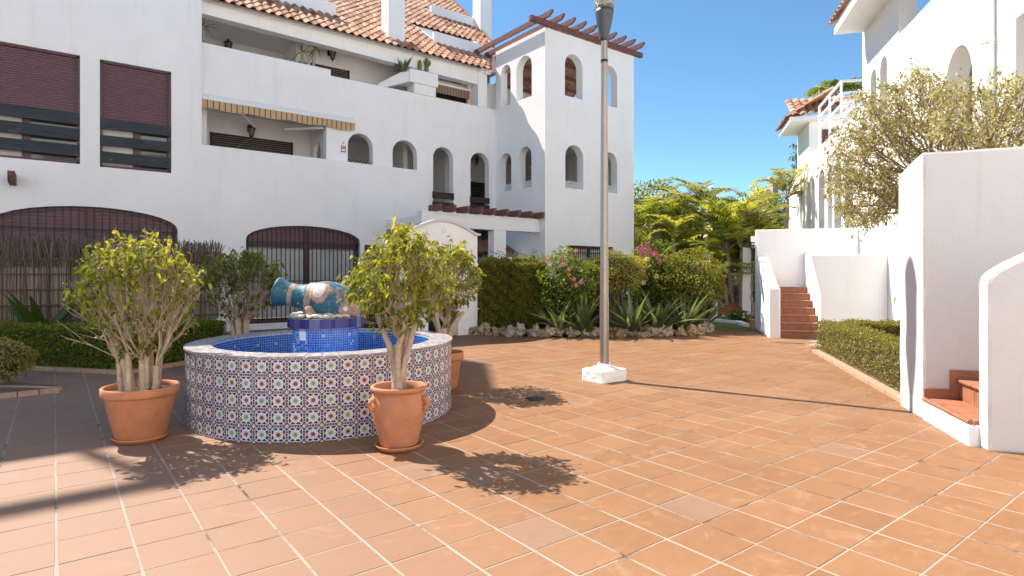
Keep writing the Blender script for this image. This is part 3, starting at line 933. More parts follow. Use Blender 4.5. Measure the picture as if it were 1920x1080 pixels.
h1 = T('terrace_house', 17.3, QW, 'tall sunlit white house with drainpipe behind the pale overhanging tree', 'house')
mb = MB()
pqwall(mb, -4.0, 17.32, QW, 0, 7.78, .35, [(13.0,3.38,6.67,7.62,7.62),(11.85,1.02,3.6,4.75,5.39),(9.25,1.6,3.3,5.12,5.12),(16.42,.46,5.2,6.25,6.5),(15.68,.5,5.2,6.3,6.56)])
mb.pqbox(17.0, 17.32, QW+.35, 9, 0, 7.78)
obj('wall', mb, M['white_rough'], h1)
mb = MB(); mb.pqbox(-4.0, 17.0, QW+1.3, QW+1.5, 0, 7.7); mb.pqbox(-4.0,17.0,QW+.35,QW+1.3,3.2,3.3); mb.pqbox(-4.0,17.0,QW+.35,QW+1.3,6.0,6.1); mb.pqbox(12.6,12.75,QW+.35,QW+1.3,6.1,7.7)
obj('inner_wall', mb, M['interior'], h1)
obj('soffit', MB().pqbox(-4.0, 17.15, 3.92, QW+.6, 7.70, 7.95), M['white'], h1)
mb = MB(); barrel(mb, pq(17.3,3.84,7.96), pq(8.0,3.84,7.96), (QD[0],QD[1],.6), 2.6); roof_obj(mb, h1)
mb = MB(); mb.tube([pq(10.66,QW-.075,2.0), pq(10.66,QW-.075,7.7)], .085, 14)
for z in (3.2, 5.0, 6.6): mb.tube([pq(10.66,QW-.075,z), pq(10.66,QW-.075,z+.06)], .095, 14)
obj('drainpipe', mb, M['white'], h1, smooth=False)
mb = MB(); mb.pqbox(13.05,13.6,QW+1.24,QW+1.3,6.1,7.5); obj('window', mb, M['shutter_dark'], h1)

h2 = T('terrace_house', 24.5, QW, 'farther white house with small tiled roof, white railing and slender arches', 'house')
mb = MB()
pqwall(mb, 17.33, 26.0, QW, 0, 5.80, .35, [(18.6,.8,2.0,4.4,4.8),(19.78,.85,1.6,4.45,4.9),(20.72,.55,1.6,4.6,4.96),(21.85,.85,1.6,4.6,4.98),(23.1,.5,1.6,4.5,4.85),(23.85,.6,1.6,4.4,4.85),(25.26,.36,3.3,5.0,5.32),(24.66,.36,3.3,5.0,5.32)])
pqwall(mb, 23.8, 26.0, QW, 5.80, 7.02, .3); mb.pqbox(23.8, 24.1, QW+.3, 8.8, 5.8, 7.02)
pqwall(mb, 26.0, 28.6, QW, 0, 5.7, .3, (), zt=lambda u: 4.9+u*.31)
mb.pqbox(20.4, 20.7, QW+.35, 7.5, 5.8, 6.88)
obj('wall', mb, M['white_rough'], h2)
mb = MB(); mb.pqbox(17.4, 26.0, QW+1.1, QW+1.3, 0, 5.7); mb.pqbox(17.4,26,QW+.35,9,5.6,5.78); mb.pqbox(20.7,23.8,7.4,7.6,5.8,7.3)
obj('inner_wall', mb, M['interior'], h2)
obj('soffit', MB().pqbox(23.55, 26.0, 3.95, 8.8, 7.02, 7.2), M['white'], h2)
mb = MB()
barrel(mb, pq(23.5,4.0,7.22), pq(23.5,8.4,7.22), (PD[0],PD[1],.62), 1.9, .27)
barrel(mb, pq(26.1,3.86,7.22), pq(23.6,3.86,7.22), (QD[0],QD[1],.62), 1.9, .27)
mb.add
roof_obj(mb, h2)
mb = MB(); mb.pqbox(23.76,23.8,5.05,5.7,5.85,6.72); w = obj('window', mb, M['brown_metal'], h2)
mb = MB()
for z in (6.55, 6.9, 7.25):
    mb.beam(pq(19.8,QW+.1,z), pq(22.7,QW+.1,z), .06, .06); mb.beam(pq(19.8,QW+.1,z), pq(19.8,8.5,z), .06, .06)
for p in (19.8, 21.2, 22.65): mb.beam(pq(p,QW+.1,5.8), pq(p,QW+.1,7.28), .06, .06, up=(0,1,0))
obj('railing', mb, M['alu'], h2)
for p in (19.78, 21.85, 23.1):
    for k in range(4):
        mb = MB(); mb.pqbox(p-.35, p+.35, QW+.2, QW+.24, 1.75+k*.42, 2.05+k*.42); obj('plank', mb, M['plank_dark'], h2)

# ------------------------------------------------------------------ far stair with white side walls
def stair_steps(parent, p0, q0, q1, n, rise, run, along='p', z0=0.0, cols=4):
    for k in range(n):
        z = z0 + k*rise
        if along == 'p':
            a = p0 + k*run
            w = (q1-q0)/cols
            for c in range(cols):
                mb = MB(); mb.pqbox(a, a+.02, q0+c*w+.003, q0+(c+1)*w-.003, z, z+rise-.03); obj('riser_tile', mb, M['step_tile'], parent)
            mb = MB(); mb.pqbox(a-.025, a+run, q0, q1, z+rise-.03, z+rise); obj('tread', mb, M['step_tile'], parent, bevel=.01)
st = T('staircase', 16.3, 2.8, 'brown tiled stair between white walls beyond the right-hand hedge', 'staircase')
mb = MB(); mb.prism([pq(15.32,2.33,-.05)]+[c for k in range(7) for c in (pq(15.32+k*.31,2.33,k*.1665+.12),pq(15.32+(k+1)*.31,2.33,k*.1665+.12))]+[pq(17.6,2.33,1.1),pq(17.6,2.33,-.05)], tuple(QD[i]*.96 if i<2 else 0 for i in range(3)))
obj('core', mb, M['mortar'], st)
stair_steps(st, 15.3, 2.33, 3.29, 7, .1665, .31)
mb = MB(); q2 = tuple(QD[i]*.24 if i < 2 else 0 for i in range(3))
mb.prism([pq(15.15,2.09,-.05),pq(17.6,2.09,-.05),pq(17.6,2.09,2.0),pq(17.1,2.09,1.94),pq(15.5,2.09,1.24),pq(15.15,2.09,1.17)], q2)
hand_plaster(obj('side_wall', mb, M['white'], st, bevel=.03), .015, .4, 4)
mb = MB(); mb.prism([pq(15.38,3.29,-.05),pq(17.6,3.29,-.05),pq(17.6,3.29,2.05),pq(17.0,3.29,2.0),pq(15.38,3.29,1.06)], q2)
hand_plaster(obj('side_wall', mb, M['white'], st, bevel=.03), .015, .4, 4)
mb = MB(); pz = tuple(PD[i]*.2 if i < 2 else 0 for i in range(3))
mb.prism([pq(15.36,3.22,-.05),pq(15.36,QW-.002,-.05),pq(15.36,QW-.002,1.95),pq(15.36,3.02,1.95),pq(15.36,3.22,1.07)], pz)
obj('front_panel', mb, M['white'], st, bevel=.02)
mb = MB(); mb.pqbox(17.6, 17.85, 2.09, QW-.002, 0, 2.72); mb.pqbox(17.55,17.6,2.33,3.29,1.08,1.165)
obj('rear_wall', mb, M['white'], st, bevel=.02)
cm = T('security_camera', 17.7, 2.0, 'small white security camera on the end of the stair wall beside the palms', 'camera')
P_ = pq(17.55, 2.02, 2.30)
mb = MB(); mb.beam((P_[0],P_[1],P_[2]), (P_[0]-.16,P_[1]-.09,P_[2]-.03), .085, .085); mb.beam((P_[0],P_[1],P_[2]+.08),(P_[0],P_[1],P_[2]+.24), .09, .12, up=(0,1,0))
obj('body', mb, M['alu'], cm)
mb = MB(); mb.tube([(P_[0]-.16,P_[1]-.09,P_[2]-.03),(P_[0]-.175,P_[1]-.098,P_[2]-.033)], .034, 12); obj('lens', mb, M['iron'], cm)

# second stair farther back, half hidden by the palms
s2 = T('staircase', 20, 1.6, 'second brown stair glimpsed behind the slanting palm stems', 'staircase')
stair_steps(s2, 21.6, 1.25, 2.15, 7, .17, .3, cols=2)
mb = MB(); mb.prism([pq(21.6,1.0,0),pq(24.8,1.0,0),pq(24.8,1.0,2.3),pq(21.6,1.0,.6)], q2); mb.pqbox(21.0,21.6,1.0,1.3,0,.62)
mb.pqbox(21.6,25,2.15,2.4,0,2.4)
obj('side_wall', mb, M['white'], s2)
t = T('garden_wall', 21, -1.2, 'low white garden wall behind the base of the palms', 'garden wall')
mb = MB(); mb.pqbox(22.4, 22.65, -4.5, 1.0, 0, .75); obj('wall', mb, M['white'], t, bevel=.02)
mb = MB(); mb.pqbox(17.0, 22.4, -3.0, 1.9, -.02, .03); o = obj('lawn', mb, M['lawn']); tag(o, kind='structure')
t = T('kerb', 16.6, .2, 'white painted kerb along the lawn under the palms', 'kerb')
mb = MB()
kp = [gnd(1308,603), gnd(1345,605), gnd(1385,609), gnd(1398,614)]
for a, b in zip(kp[:-1], kp[1:]): mb.beam((a[0],a[1],.06), (b[0],b[1],.06), .18, .12)
obj('kerb_stone', mb, M['white'], t, bevel=.02)

# ------------------------------------------------------------------ near wall, steps and pillar wall at the right edge
nw = T('boundary_wall', 7.4, 3.2, 'tall thick white wall with a sunlit end at the right of the plaza', 'wall')
mb = MB()
mb.prism([pq(7.10,2.45,-.02),pq(7.76,2.45,-.02),pq(7.76,2.43,2.63),pq(7.10,2.45,2.77)], (QD[0]*4.5,QD[1]*4.5,0.06))
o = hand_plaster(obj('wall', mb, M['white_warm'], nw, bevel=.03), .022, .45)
mb = MB(); mb.prism([pq(6.08,2.45,-.02),pq(7.10,2.45,-.02),pq(7.10,2.45,.185),pq(6.08,2.45,.185)], (QD[0]*3,QD[1]*3,0))
sp = T('entry_step', 6.6, 2.9, 'terracotta tiled entry steps between the tall white wall and the sloping wall', 'steps')
hand_plaster(obj('base', mb, M['white_rough'], sp, bevel=.01), .012, .2)
for i in range(3):
    for j in range(4):
        mb = MB(); mb.pqbox(6.09+i*.337, 6.09+i*.337+.328, 2.50+j*.33, 2.50+j*.33+.322, .186, .222); obj('step_tile', mb, M['step_tile'], sp, bevel=.003)
    a = 6.09+i*.337
    mb = MB(); mb.tube([pq(a,2.463,.207), pq(a+.33,2.463,.207)], .021, 8); obj('nosing', mb, M['step_tile'], sp)
    mb = MB(); mb.pqbox(a, a+.33, 2.77, 2.79, .223, .40); obj('riser_tile', mb, M['step_tile'], sp)
    mb = MB(); mb.pqbox(a, a+.33, 2.74, 3.1, .401, .432); obj('tread', mb, M['step_tile'], sp, bevel=.01)
mb = MB(); mb.pqbox(7.08, 7.099, 2.46, 2.69, .223, .32); mb.pqbox(7.08,7.0985,2.692,3.6,.223,.52)
obj('skirting_tile', mb, M['step_tile'], sp)
pw = T('parapet_wall', 6.0, 2.9, 'white sloping parapet wall with rounded cap at the far right edge', 'wall')
mb = MB()
poly = [pq(5.95,2.53,-.02)] + [pq(5.95,2.53,1.42), pq(5.95,2.545,1.48), pq(5.95,2.60,1.535), pq(5.95,2.70,1.60), pq(5.95,3.0,1.76), pq(5.95,3.6,2.08), pq(5.95,5.0,2.8), pq(5.95,5.0,-.02)]
mb.prism(poly, (PD[0]*.17,PD[1]*.17,0))
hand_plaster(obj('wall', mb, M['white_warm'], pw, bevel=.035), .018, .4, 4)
mb = MB(); mb.pqbox(7.78, 8.1, 2.56, 2.95, -.02, .22)
t = T('plinth', 7.9, 2.8, 'small white plinth at the end of the right-hand hedge', 'plinth'); obj('block', mb, M['white_rough'], t, bevel=.02)
# clay kerb of the right bed, brick by brick, and its soil
rb = T('planting_bed', 10, 3, 'kerbed planting bed under the right-hand box hedge', 'planting bed')
mb = MB(); mb.pqbox(7.78, 13.3, 2.62, 4.6, -.05, .035); obj('soil', mb, M['earth'], rb)
for k in range(22):
    mb = MB(); a = 7.78 + k*.22; mb.pqbox(a, a+.214, 2.50+.002*(k%3), 2.62, -.03, .055); obj('brick', mb, M['curb'], rb, bevel=.006)

# ------------------------------------------------------------------ street lamp
LX, LY = 6.19, 5.92
lp = thing('street_lamp', (LX, LY, 0), 'tall slim plaza lamp post with grey cone head on a white concrete block', 'street lamp')
mb = MB(); mb.box((LX-.245,LY-.21,-.02),(LX+.235,LY+.20,.17)); o = hand_plaster(obj('base', mb, M['white_rough'], lp, bevel=.02), .03, .15)
mb = MB(); mb.lathe([(.0,.235),(.095,.235),(.11,.20),(.17,.185),(.19,.168)], (LX,LY,0), 20); obj('mortar_collar', mb, M['white_rough'], lp)
mb = MB(); mb.lathe([(.064,.2),(.063,1.15),(.060,1.2),(.052,3.2),(.045,4.84)], (LX,LY,0), 24); obj('pole', mb, M['pole'], lp, smooth=True)
mb = MB(); mb.lathe([(.050,4.50),(.052,4.50),(.052,4.535),(.050,4.535)], (LX,LY,0), 20); obj('band', mb, M['iron'], lp)
mb = MB(); mb.lathe([(.0,4.80),(.048,4.80),(.062,4.86),(.088,4.97),(.113,5.09),(.128,5.19),(.133,5.235),(.125,5.235),(0,5.23)], (LX,LY,0), 32); obj('lamp_shell', mb, M['lampgrey'], lp, smooth=True)
gm = NT('frosted_lamp_glass'); gm.col((.9,.86,.78)); gm.set(.12, spec=.5); gm.b.inputs['Transmission Weight'].default_value = .85; gm.b.inputs['IOR'].default_value = 1.2
mb = MB(); mb.lathe([(.134,5.236),(.141,5.35),(.143,5.5),(.142,5.8),(.136,6.0)], (LX,LY,0), 32); o = obj('lamp_glass', mb, gm.m, lp, smooth=True)
sm = o.modifiers.new('t','SOLIDIFY'); sm.thickness = .004
mb = MB(); mb.lathe([(0,5.236),(.075,5.24),(.07,5.27),(.05,5.32),(.05,5.40),(.07,5.42),(.07,5.6),(0,5.62)], (LX,LY,0), 20); obj('lamp_socket', mb, M['pole'], lp, smooth=True)
mb = MB(); mb.lathe([(.14,6.0),(.15,6.02),(.13,6.10),(.08,6.2),(0,6.24)], (LX,LY,0), 28); obj('lamp_cap', mb, M['lampgrey'], lp, smooth=True)

# ------------------------------------------------------------------ fountain
FX, FY, FR, FI, FH = 2.418, 6.564, 1.40, 1.15, .765
fo = thing('fountain', (FX, FY, 0), 'round tiled fountain basin with star pattern wall and blue mosaic inside', 'fountain')
mb = MB(); mb.lathe([(FR-.016,-.02),(FR-.016,FH-.012)], (FX,FY,0), 96); obj('basin_wall', mb, M['mortar'], fo)
bwall = fo.children[0]
# rim slabs
rimm = NT('rim_tile'); 
rn = rimm.noise(30, 4, .6); ck = rimm.n('ShaderNodeTexVoronoi'); ck.inputs['Scale'].default_value = 16; rimm.l(rimm.obco(), ck.inputs['Vector'])
rimm.col(rimm.mix(rimm.ramp(ck.outputs['Distance'], [(.30,(0,0,0)),(.42,(.8,.8,.8))]), (.52,.495,.475), (.25,.225,.25))); rimm.set(.35)
nr = 58
for k in range(nr):
    a0, a1 = 2*math.pi*k/nr+.0015, 2*math.pi*(k+1)/nr-.0015
    mb = MB(); c = [(r_*math.cos(a), r_*math.sin(a)) for r_, a in ((FR+.002,a0),(FR+.002,a1),(FI,a1),(FI,a0))]
    mb.add([(FX+x,FY+y,FH-.012) for x,y in c]+[(FX+x,FY+y,FH+.004+.0012*(k%3)) for x,y in c], [(4,5,6,7),(0,1,5,4),(1,2,6,5),(2,3,7,6),(3,0,4,7)])
    obj('rim_tile', mb, rimm.m, fo)
# star tiles: white body with inlaid stars
S = .1505
NTL = 58
def star_tile(col):
    m = MB(); h = S/2-.0012
    # local: x across, z up, -y outwards
    m.add([(-h,0,-h),(h,0,-h),(h,0,h),(-h,0,h),(-h,.012,-h),(h,.012,-h),(h,.012,h),(-h,.012,h)], [(0,1,2,3),(0,4,5,1),(1,5,6,2),(2,6,7,3),(3,7,4,0)], 0)
    def poly(pts, mi, y=-.0007): m.add([(x, y, z) for x, z in pts], [tuple(range(len(pts)))], mi)
    g = .059
    poly([(-g,-g),(g,-g),(g,g),(-g,g)], 3, -.0003)
    # white star-shaped ring cut into the blue field
    rg = []
    for k in range(16):
        a = math.pi*k/8 + math.pi/8; rr = .048 if k % 2 else .045
        rg.append((rr*math.cos(a), rr*math.sin(a)))
    poly(rg, 0, -.0006)
    for k in range(8):                      # white rays through the blue
        a = math.pi*k/4; r1 = .0595 if k % 2 == 0 else .079
        dx, dz = -math.sin(a), math.cos(a)
        poly([(.044*math.cos(a)+.004*dx, .044*math.sin(a)+.004*dz), (.044*math.cos(a)-.004*dx, .044*math.sin(a)-.004*dz), (r1*math.cos(a)-.006*dx, r1*math.sin(a)-.006*dz), (r1*math.cos(a)+.006*dx, r1*math.sin(a)+.006*dz)], 0, -.0006)
    st = []
    for k in range(20):
        rr = .034 if k % 2 == 0 else .0145
        a = math.pi*k/10 + math.pi/2; st.append((rr*math.cos(a), rr*math.sin(a)))
    poly(st, col, -.0009)
    for k in range(10):
        a = 2*math.pi*(k+.5)/10 + math.pi/2
        poly([(.047*math.cos(a-.03), .047*math.sin(a-.03)), (.022*math.cos(a-.03), .022*math.sin(a-.03)), (.022*math.cos(a+.03), .022*math.sin(a+.03)), (.047*math.cos(a+.03), .047*math.sin(a+.03))], 5, -.0008)
    for k in range(4):
        c_, s_ = math.cos(k*math.pi/2), math.sin(k*math.pi/2)
        R = lambda px_, pz_: (px_*c_-pz_*s_, px_*s_+pz_*c_)
        for q, x in enumerate((-.048, -.024, .0, .024, .048)):
            e = h-.0004
            poly([R(x-.0115, e), R(x-.007, e-.0105), R(x+.007, e-.0105), R(x+.0115, e)], 5 if q in (1, 3) else 4, -.0009)
        cx = .0625
        poly([R(cx-.008, cx), R(cx, cx-.008), R(cx+.008, cx), R(cx, cx+.008)], 5, -.0009)
    return m
def glaze(name, c, v=.1): return flat(name, c, .22, var=v, scale=15, spec=.5)
GM = [glaze('white_glaze', (.68,.65,.62)), glaze('brown_glaze', (.20,.05,.03)), glaze('green_glaze', (.11,.31,.15)), glaze('cobalt_glaze', (.022,.035,.25)), glaze('black_glaze', (.04,.028,.03)), glaze('red_brown_glaze', (.15,.045,.03))]
smesh = {1: mesh('star_tile_brown', star_tile(1), GM), 2: mesh('star_tile_green', star_tile(2), GM)}
fview = math.atan2(-FY, -FX)
hid = MB()
for k in range(NTL):
    a = 2*math.pi*(k+.5)/NTL
    front = math.cos(a-fview) > .02
    for r in range(5):
        col = 1 if (k+r) % 2 else 2
        z = .0 + (r+.5)*S
        R_ = FR-.012
        if front:
            o = put('star_tile', smesh[col], bwall)
            o.location = Vector((FX+R_*math.cos(a)+rng.normal(0,.0008), FY+R_*math.sin(a)+rng.normal(0,.0008), z)) - wloc(bwall)
            o.rotation_euler = (0, 0, a+math.pi/2)
        else:
            hid.merge(star_tile(col), Matrix.Translation((FX+R_*math.cos(a), FY+R_*math.sin(a), z)) @ Matrix.Rotation(a+math.pi/2, 4, 'Z'))
o = obj('rear_star_tiles', hid, GM, bwall); tag(o, kind='stuff')
# blue mosaic: pieces with joints, colour from the tint of each piece
mz = NT('blue_mosaic'); a = mz.attr('tint')
mz.col(mz.ramp(a, [(0,(.01,.045,.28)),(.35,(.012,.10,.46)),(.7,(.02,.19,.62)),(.95,(.07,.32,.72)),(1,(.45,.58,.75))])); mz.set(.12, spec=.6)
M['grout'] = flat('pale_grout', (.50,.56,.62), .8, var=.1)
def mosaic_ring(R, z0, z1, outward, size=.0265, name='mosaic', parent=fo):
    n = int(2*math.pi*R/size); nz = int((z1-z0)/size)
    V = []; Tn = []; T_ = []
    for k in range(n):
        for j in range(nz):
            a0, a1 = 2*math.pi*(k+.07)/n, 2*math.pi*(k+.93)/n
            za, zb = z0+(j+.07)*size, z0+(j+.93)*size
            r_ = R + (.003 if outward else -.003) + rng.normal(0,.0004)
            o_ = len(V)
            for aa, zz in ((a0,za),(a1,za),(a1,zb),(a0,zb)): V.append((FX+r_*math.cos(aa), FY+r_*math.sin(aa), zz))
            T_ += [(o_,o_+1,o_+2),(o_,o_+2,o_+3)]
            tv_ = float(np.clip(rng.normal(.5,.16),0,.93)) if rng.random() > .02 else 1.0
            # lime crust runs down one side of the pedestal
            if outward:
                d_ = math.cos((k+.5)/n*2*math.pi-(fview-.95))
                if d_ > .93 and rng.random() < (d_-.93)*9: tv_ = rng.uniform(.93,1)
            Tn += [tv_]*4
    o = put(name, big_mesh(name, np.array(V), np.array(T_), mz.m, np.array(Tn)), parent); o.location = -wloc(parent); tag(o, kind='stuff')
PR = .352
mb = MB(); mb.lathe([(PR,.30),(PR,.93)], (FX,FY,0), 64); mb.lathe([(FI,FH),(FI,.30)], (FX,FY,0), 96); mb.lathe([(0,.40),(FI,.40)], (FX,FY,0), 64)
obj('basin_lining', mb, M['grout'], fo)
mosaic_ring(PR, .41, .925, True); mosaic_ring(FI, .41, FH-.012, False, .030)
# basin floor mosaic
V = []; T_ = []; Tn = []
sz = .034
for i in range(-36, 37):
    for j in range(-36, 37):
        x, y = i*sz, j*sz; r_ = math.hypot(x, y)
        if PR < r_ < FI-.02:
            o_ = len(V); hh = sz*.43
            V += [(FX+x-hh,FY+y-hh,.404),(FX+x+hh,FY+y-hh,.404),(FX+x+hh,FY+y+hh,.404),(FX+x-hh,FY+y+hh,.404)]
            T_ += [(o_,o_+1,o_+2),(o_,o_+2,o_+3)]; Tn += [float(np.clip(rng.normal(.5,.16),0,.93))]*4
o = put('floor_mosaic', big_mesh('floor_mosaic', np.array(V), np.array(T_), mz.m, np.array(Tn)), fo); o.location = -wloc(fo); tag(o, kind='stuff')
# cap of the pedestal with navy tiles
mb = MB(); mb.lathe([(0,.925),(.40,.925),(.40,1.025),(0,1.02)], (FX,FY,0), 64); cap = obj('pedestal_cap', mb, M['mortar'], fo)
nav = [glaze('navy_glaze', (.018,.025,.16), .15), glaze('slate_blue_glaze', (.09,.11,.26), .2)]
for k in range(24):
    a0, a1 = 2*math.pi*k/24+.012, 2*math.pi*(k+1)/24-.012
    mb = MB(); v = []
    for r_ in (.398,.409):
        for a in (a0,(a0+a1)/2,a1):
            for z in (.922,1.022): v.append((FX+r_*math.cos(a),FY+r_*math.sin(a),z))
    mb.add(v, [(6,8,9,7),(8,10,11,9),(1,7,9,3),(3,9,11,5),(0,6,7,1),(4,5,11,10),(0,2,8,6),(2,4,10,8)])
    obj('cap_tile', mb, nav[1 if (k*7) % 5 == 0 else 0], cap)
# little white box on the pedestal
a = fview-.72
mb = MB(); P_ = Vector((FX+(PR+.012)*math.cos(a), FY+(PR+.012)*math.sin(a), .845)); tn = Vector((-math.sin(a), math.cos(a), 0))
mb.beam(P_-tn*.035, P_+tn*.035, .03, .10); o = obj('junction_box', mb, M['alu'], fo, bevel=.006)
# pebbles round the jar
pm = []
for k in range(5):
    m = MB(); n, ml = 8, 5; pr_ = []
    r0 = random.Random(k)
    prof_ = [(math.sin(math.pi*i/ml)*.5, -math.cos(math.pi*i/ml)*.5) for i in range(ml+1)]
    prof_[0] = (.03, prof_[0][1]); prof_[-1] = (.03, prof_[-1][1])
    m.lathe(prof_, (0,0,0), 9, wob=lambda t, z: .14*math.sin(2*t+k)+.10*math.sin(3*t+2*k+6*z))
    pm.append(mesh('pebble', m, M['pebble'], True))
cnt = 0
spots = []
for tr in range(2500):
    r_ = .37*math.sqrt(rng.random()); a = rng.random()*2*math.pi
    x, y = r_*math.cos(a), r_*math.sin(a)
    if all((x-b[0])**2+(y-b[1])**2 > .0031 for b in spots): spots.append((x,y))
    if len(spots) >= 95: break
for x, y in spots:
    s_ = rng.uniform(.055,.10)
    o = put('pebble', pm[rng.integers(0,5)], None, (FX+x, FY+y, 1.020+.024+.03*(1-math.hypot(x,y)/.4)), (rng.normal(0,.25), rng.normal(0,.25), rng.random()*6))
    o.scale = (s_*rng.uniform(1.0,1.45), s_, s_*.6)
    tag(o, 'smooth white pebble heaped around the fallen blue jar on the fountain', 'pebble', 'white pebbles on the fountain pedestal')
# the fallen jar
jm = NT('worn_blue_jar')
tc = jm.n('ShaderNodeTexCoord'); sx = jm.n('ShaderNodeSeparateXYZ'); jm.l(tc.outputs['Object'], sx.inputs[0])
nz = jm.noise(7, 6, .7, tc.outputs['Object']); nz2 = jm.noise(34, 5, .75, tc.outputs['Object']); nz3 = jm.noise(3.2, 5, .6, tc.outputs['Object'])
blue = jm.ramp(nz, [(.3,(.011,.065,.105)),(.7,(.027,.13,.19))])
bare = jm.ramp(nz2, [(.3,(.24,.14,.09)),(.7,(.46,.31,.22))])
crust = jm.ramp(nz2, [(.35,(.50,.43,.38)),(.7,(.74,.70,.66))])
def band(x0, x1): 
    u = jm.math('ADD', sx.outputs[0], jm.math('MULTIPLY', jm.math('SUBTRACT', nz2, .5), .03))
    return jm.math('MULTIPLY', jm.math('GREATER_THAN', u, x0), jm.math('LESS_THAN', u, x1))
c = blue
for x0, x1 in ((.155,.205),(.36,.435)): c = jm.mix(band(x0,x1), c, bare)
wb = jm.math('MULTIPLY', jm.ramp(nz3, [(.52,(0,0,0)),(.60,(1,1,1))]), band(.50,1.1))
c = jm.mix(wb, c, bare)
sp_ = jm.math('MULTIPLY', jm.ramp(nz2, [(.58,(0,0,0)),(.64,(1,1,1))]), jm.ramp(nz, [(.50,(0,0,0)),(.6,(1,1,1))]))
c = jm.mix(sp_, c, crust)
jm.col(c); jm.set(.55, spec=.35); jm.bump(nz2, .25, .01)
ja = thing('jar', (FX, FY, 1.05), 'large worn turquoise clay jar lying on its side on the fountain', 'jar')
mouth = Vector(at_depth(519, 547, 6.60)); end = Vector(at_depth(679, 578, 6.62))
ax = (end-mouth); L = ax.length; ax.normalize()
Mx = Matrix.Translation(mouth - Vector(ja.location)) @ ax.to_track_quat('X', 'Z').to_matrix().to_4x4()
k_ = L/1.0
jp = [(.152,0),(.160,.008),(.156,.03),(.142,.07),(.128,.12),(.121,.18),(.124,.24),(.134,.30),(.150,.355),(.165,.362),(.172,.40),(.176,.435),(.182,.44),(.205,.50),(.218,.57),(.220,.64),(.212,.72),(.195,.80),(.172,.87),(.145,.94),(.125,.985),(.105,1.0),(.0,1.0)]
ji = [(.0,.5),(.10,.45),(.11,.3),(.108,.18),(.128,.06),(.140,.01),(.152,0)]
m = MB(); m.lathe(ji+jp[1:], (0,0,0), 48)
m.v = [(z*k_, x*k_*1.08, y*k_*1.08) for x, y, z in m.v]
o = put('body', mesh('body', m, jm.m, True), ja); o.matrix_local = Mx
# handle scars: broken oval stub and the worn handle lug below
m = MB()
clay = flat('bare_jar_clay', (.38,.25,.175), .9, var=.4, scale=30, bump=.6, spec=.1)
crm = flat('lime_crust', (.66,.60,.56), .9, var=.25, scale=26, bump=.7, spec=.1)
def side_pt(x, ang, off=0.0):
    r_ = float(np.interp(x, [z for _, z in jp[:-1]], [r for r, _ in jp[:-1]]))*1.08+off
    return Vector((x*k_, r_*k_*math.cos(ang), r_*k_*math.sin(ang)))
toward = (Vector((0,0,EYE))-mouth); loc = Mx.to_3x3().inverted() @ toward
va = math.atan2(loc.z, loc.y)
def scar(x0, a0, rx, ra, mat, name, off=.006, n=18, sc=1.0):
    m = MB(); rings = 5; v = []
    for i in range(rings+1):
        f_ = i/rings
        for k in range(n):
            t = 2*math.pi*k/n
            v.append(side_pt(x0+rx*f_*math.cos(t), a0+ra*f_*math.sin(t), off*(1-f_**4)))
    f = [(i*n+k, i*n+(k+1)%n, (i+1)*n+(k+1)%n, (i+1)*n+k) for i in range(rings) for k in range(n)]
    m.add(v, f); o = put(name, mesh(name, m, mat, True), ja); o.matrix_local = Mx
scar(.545, va-.42, .105, .62, clay, 'handle_scar', .004)
scar(.53, va-.50, .080, .48, crm, 'lime_patch', .008)
m = MB(); pts = [side_pt(.45, va+.50, .0), side_pt(.48, va+.72, .03), side_pt(.54, va+.92, .035), side_pt(.60, va+1.0, .0)]
m.tube(pts, [.045,.05,.05,.03], 10); o = put('handle_stub', mesh('handle_stub', m, clay, True), ja); o.matrix_local = Mx
scar(.86, va+.35, .07, .38, clay, 'handle_scar', .004)
scar(.86, va+.22, .03, .18, crm, 'lime_patch', .007)

# ------------------------------------------------------------------ pots
def pot(name, c, prof, label, mat, n=40, soil=None, saucer=None, extra=None, group='terracotta pots round the fountain', ribs=0):
    t = thing(name, (c[0], c[1], 0), label, 'flower pot', group)
    m = MB(); wob = (lambda th, z: .012*math.cos(ribs*th) if ribs and z < prof[-1][1]*.75 else 0) if ribs else None
    m.lathe(prof, (0,0,0), n, wob=wob); put('body', mesh('body', m, mat, True), t)
    r_, z_ = soil; m = MB(); m.lathe([(0,z_+.012),(r_*.6,z_+.008),(r_,z_)], (0,0,0), 24, wob=lambda th, z: .02*math.sin(5*th)); put('soil', mesh('soil', m, M['soil'], True), t)
    if saucer:
        m = MB(); R_ = saucer; m.lathe([(0,.004),(R_*.9,.004),(R_,.03),(R_+.012,.045),(R_+.004,.048),(R_-.012,.036),(R_*.86,.014),(0,.014)], (0,0,0), 40); put('saucer', mesh('saucer', m, M['terracotta'], True), t)
    return t
CA = gnd(264, 824); CB = gnd(748, 839)
pA = pot('plant_pot', CA, [(.0,.035),(.195,.035),(.205,.045),(.285,.40),(.29,.41),(.305,.415),(.312,.43),(.312,.485),(.302,.492),(.288,.49),(.282,.46),(.275,.40),(.26,.36)], 'wide plain terracotta pot on a saucer holding the many-stemmed fig', M['terracotta'], soil=(.28,.445), saucer=.215)
pB = pot('plant_pot', CB, [(.0,.03),(.155,.03),(.165,.045),(.185,.14),(.225,.28),(.240,.36),(.238,.42),(.225,.465),(.205,.49),(.208,.50),(.235,.505),(.243,.522),(.238,.54),(.218,.543),(.205,.53),(.198,.48),(.20,.44)], 'bellied terracotta pot with two small lug handles on a saucer', M['terracotta2'], soil=(.20,.47), saucer=.20)
for ang in (TH*0 - 2.6, .35, -1.15 - .0):
    pass
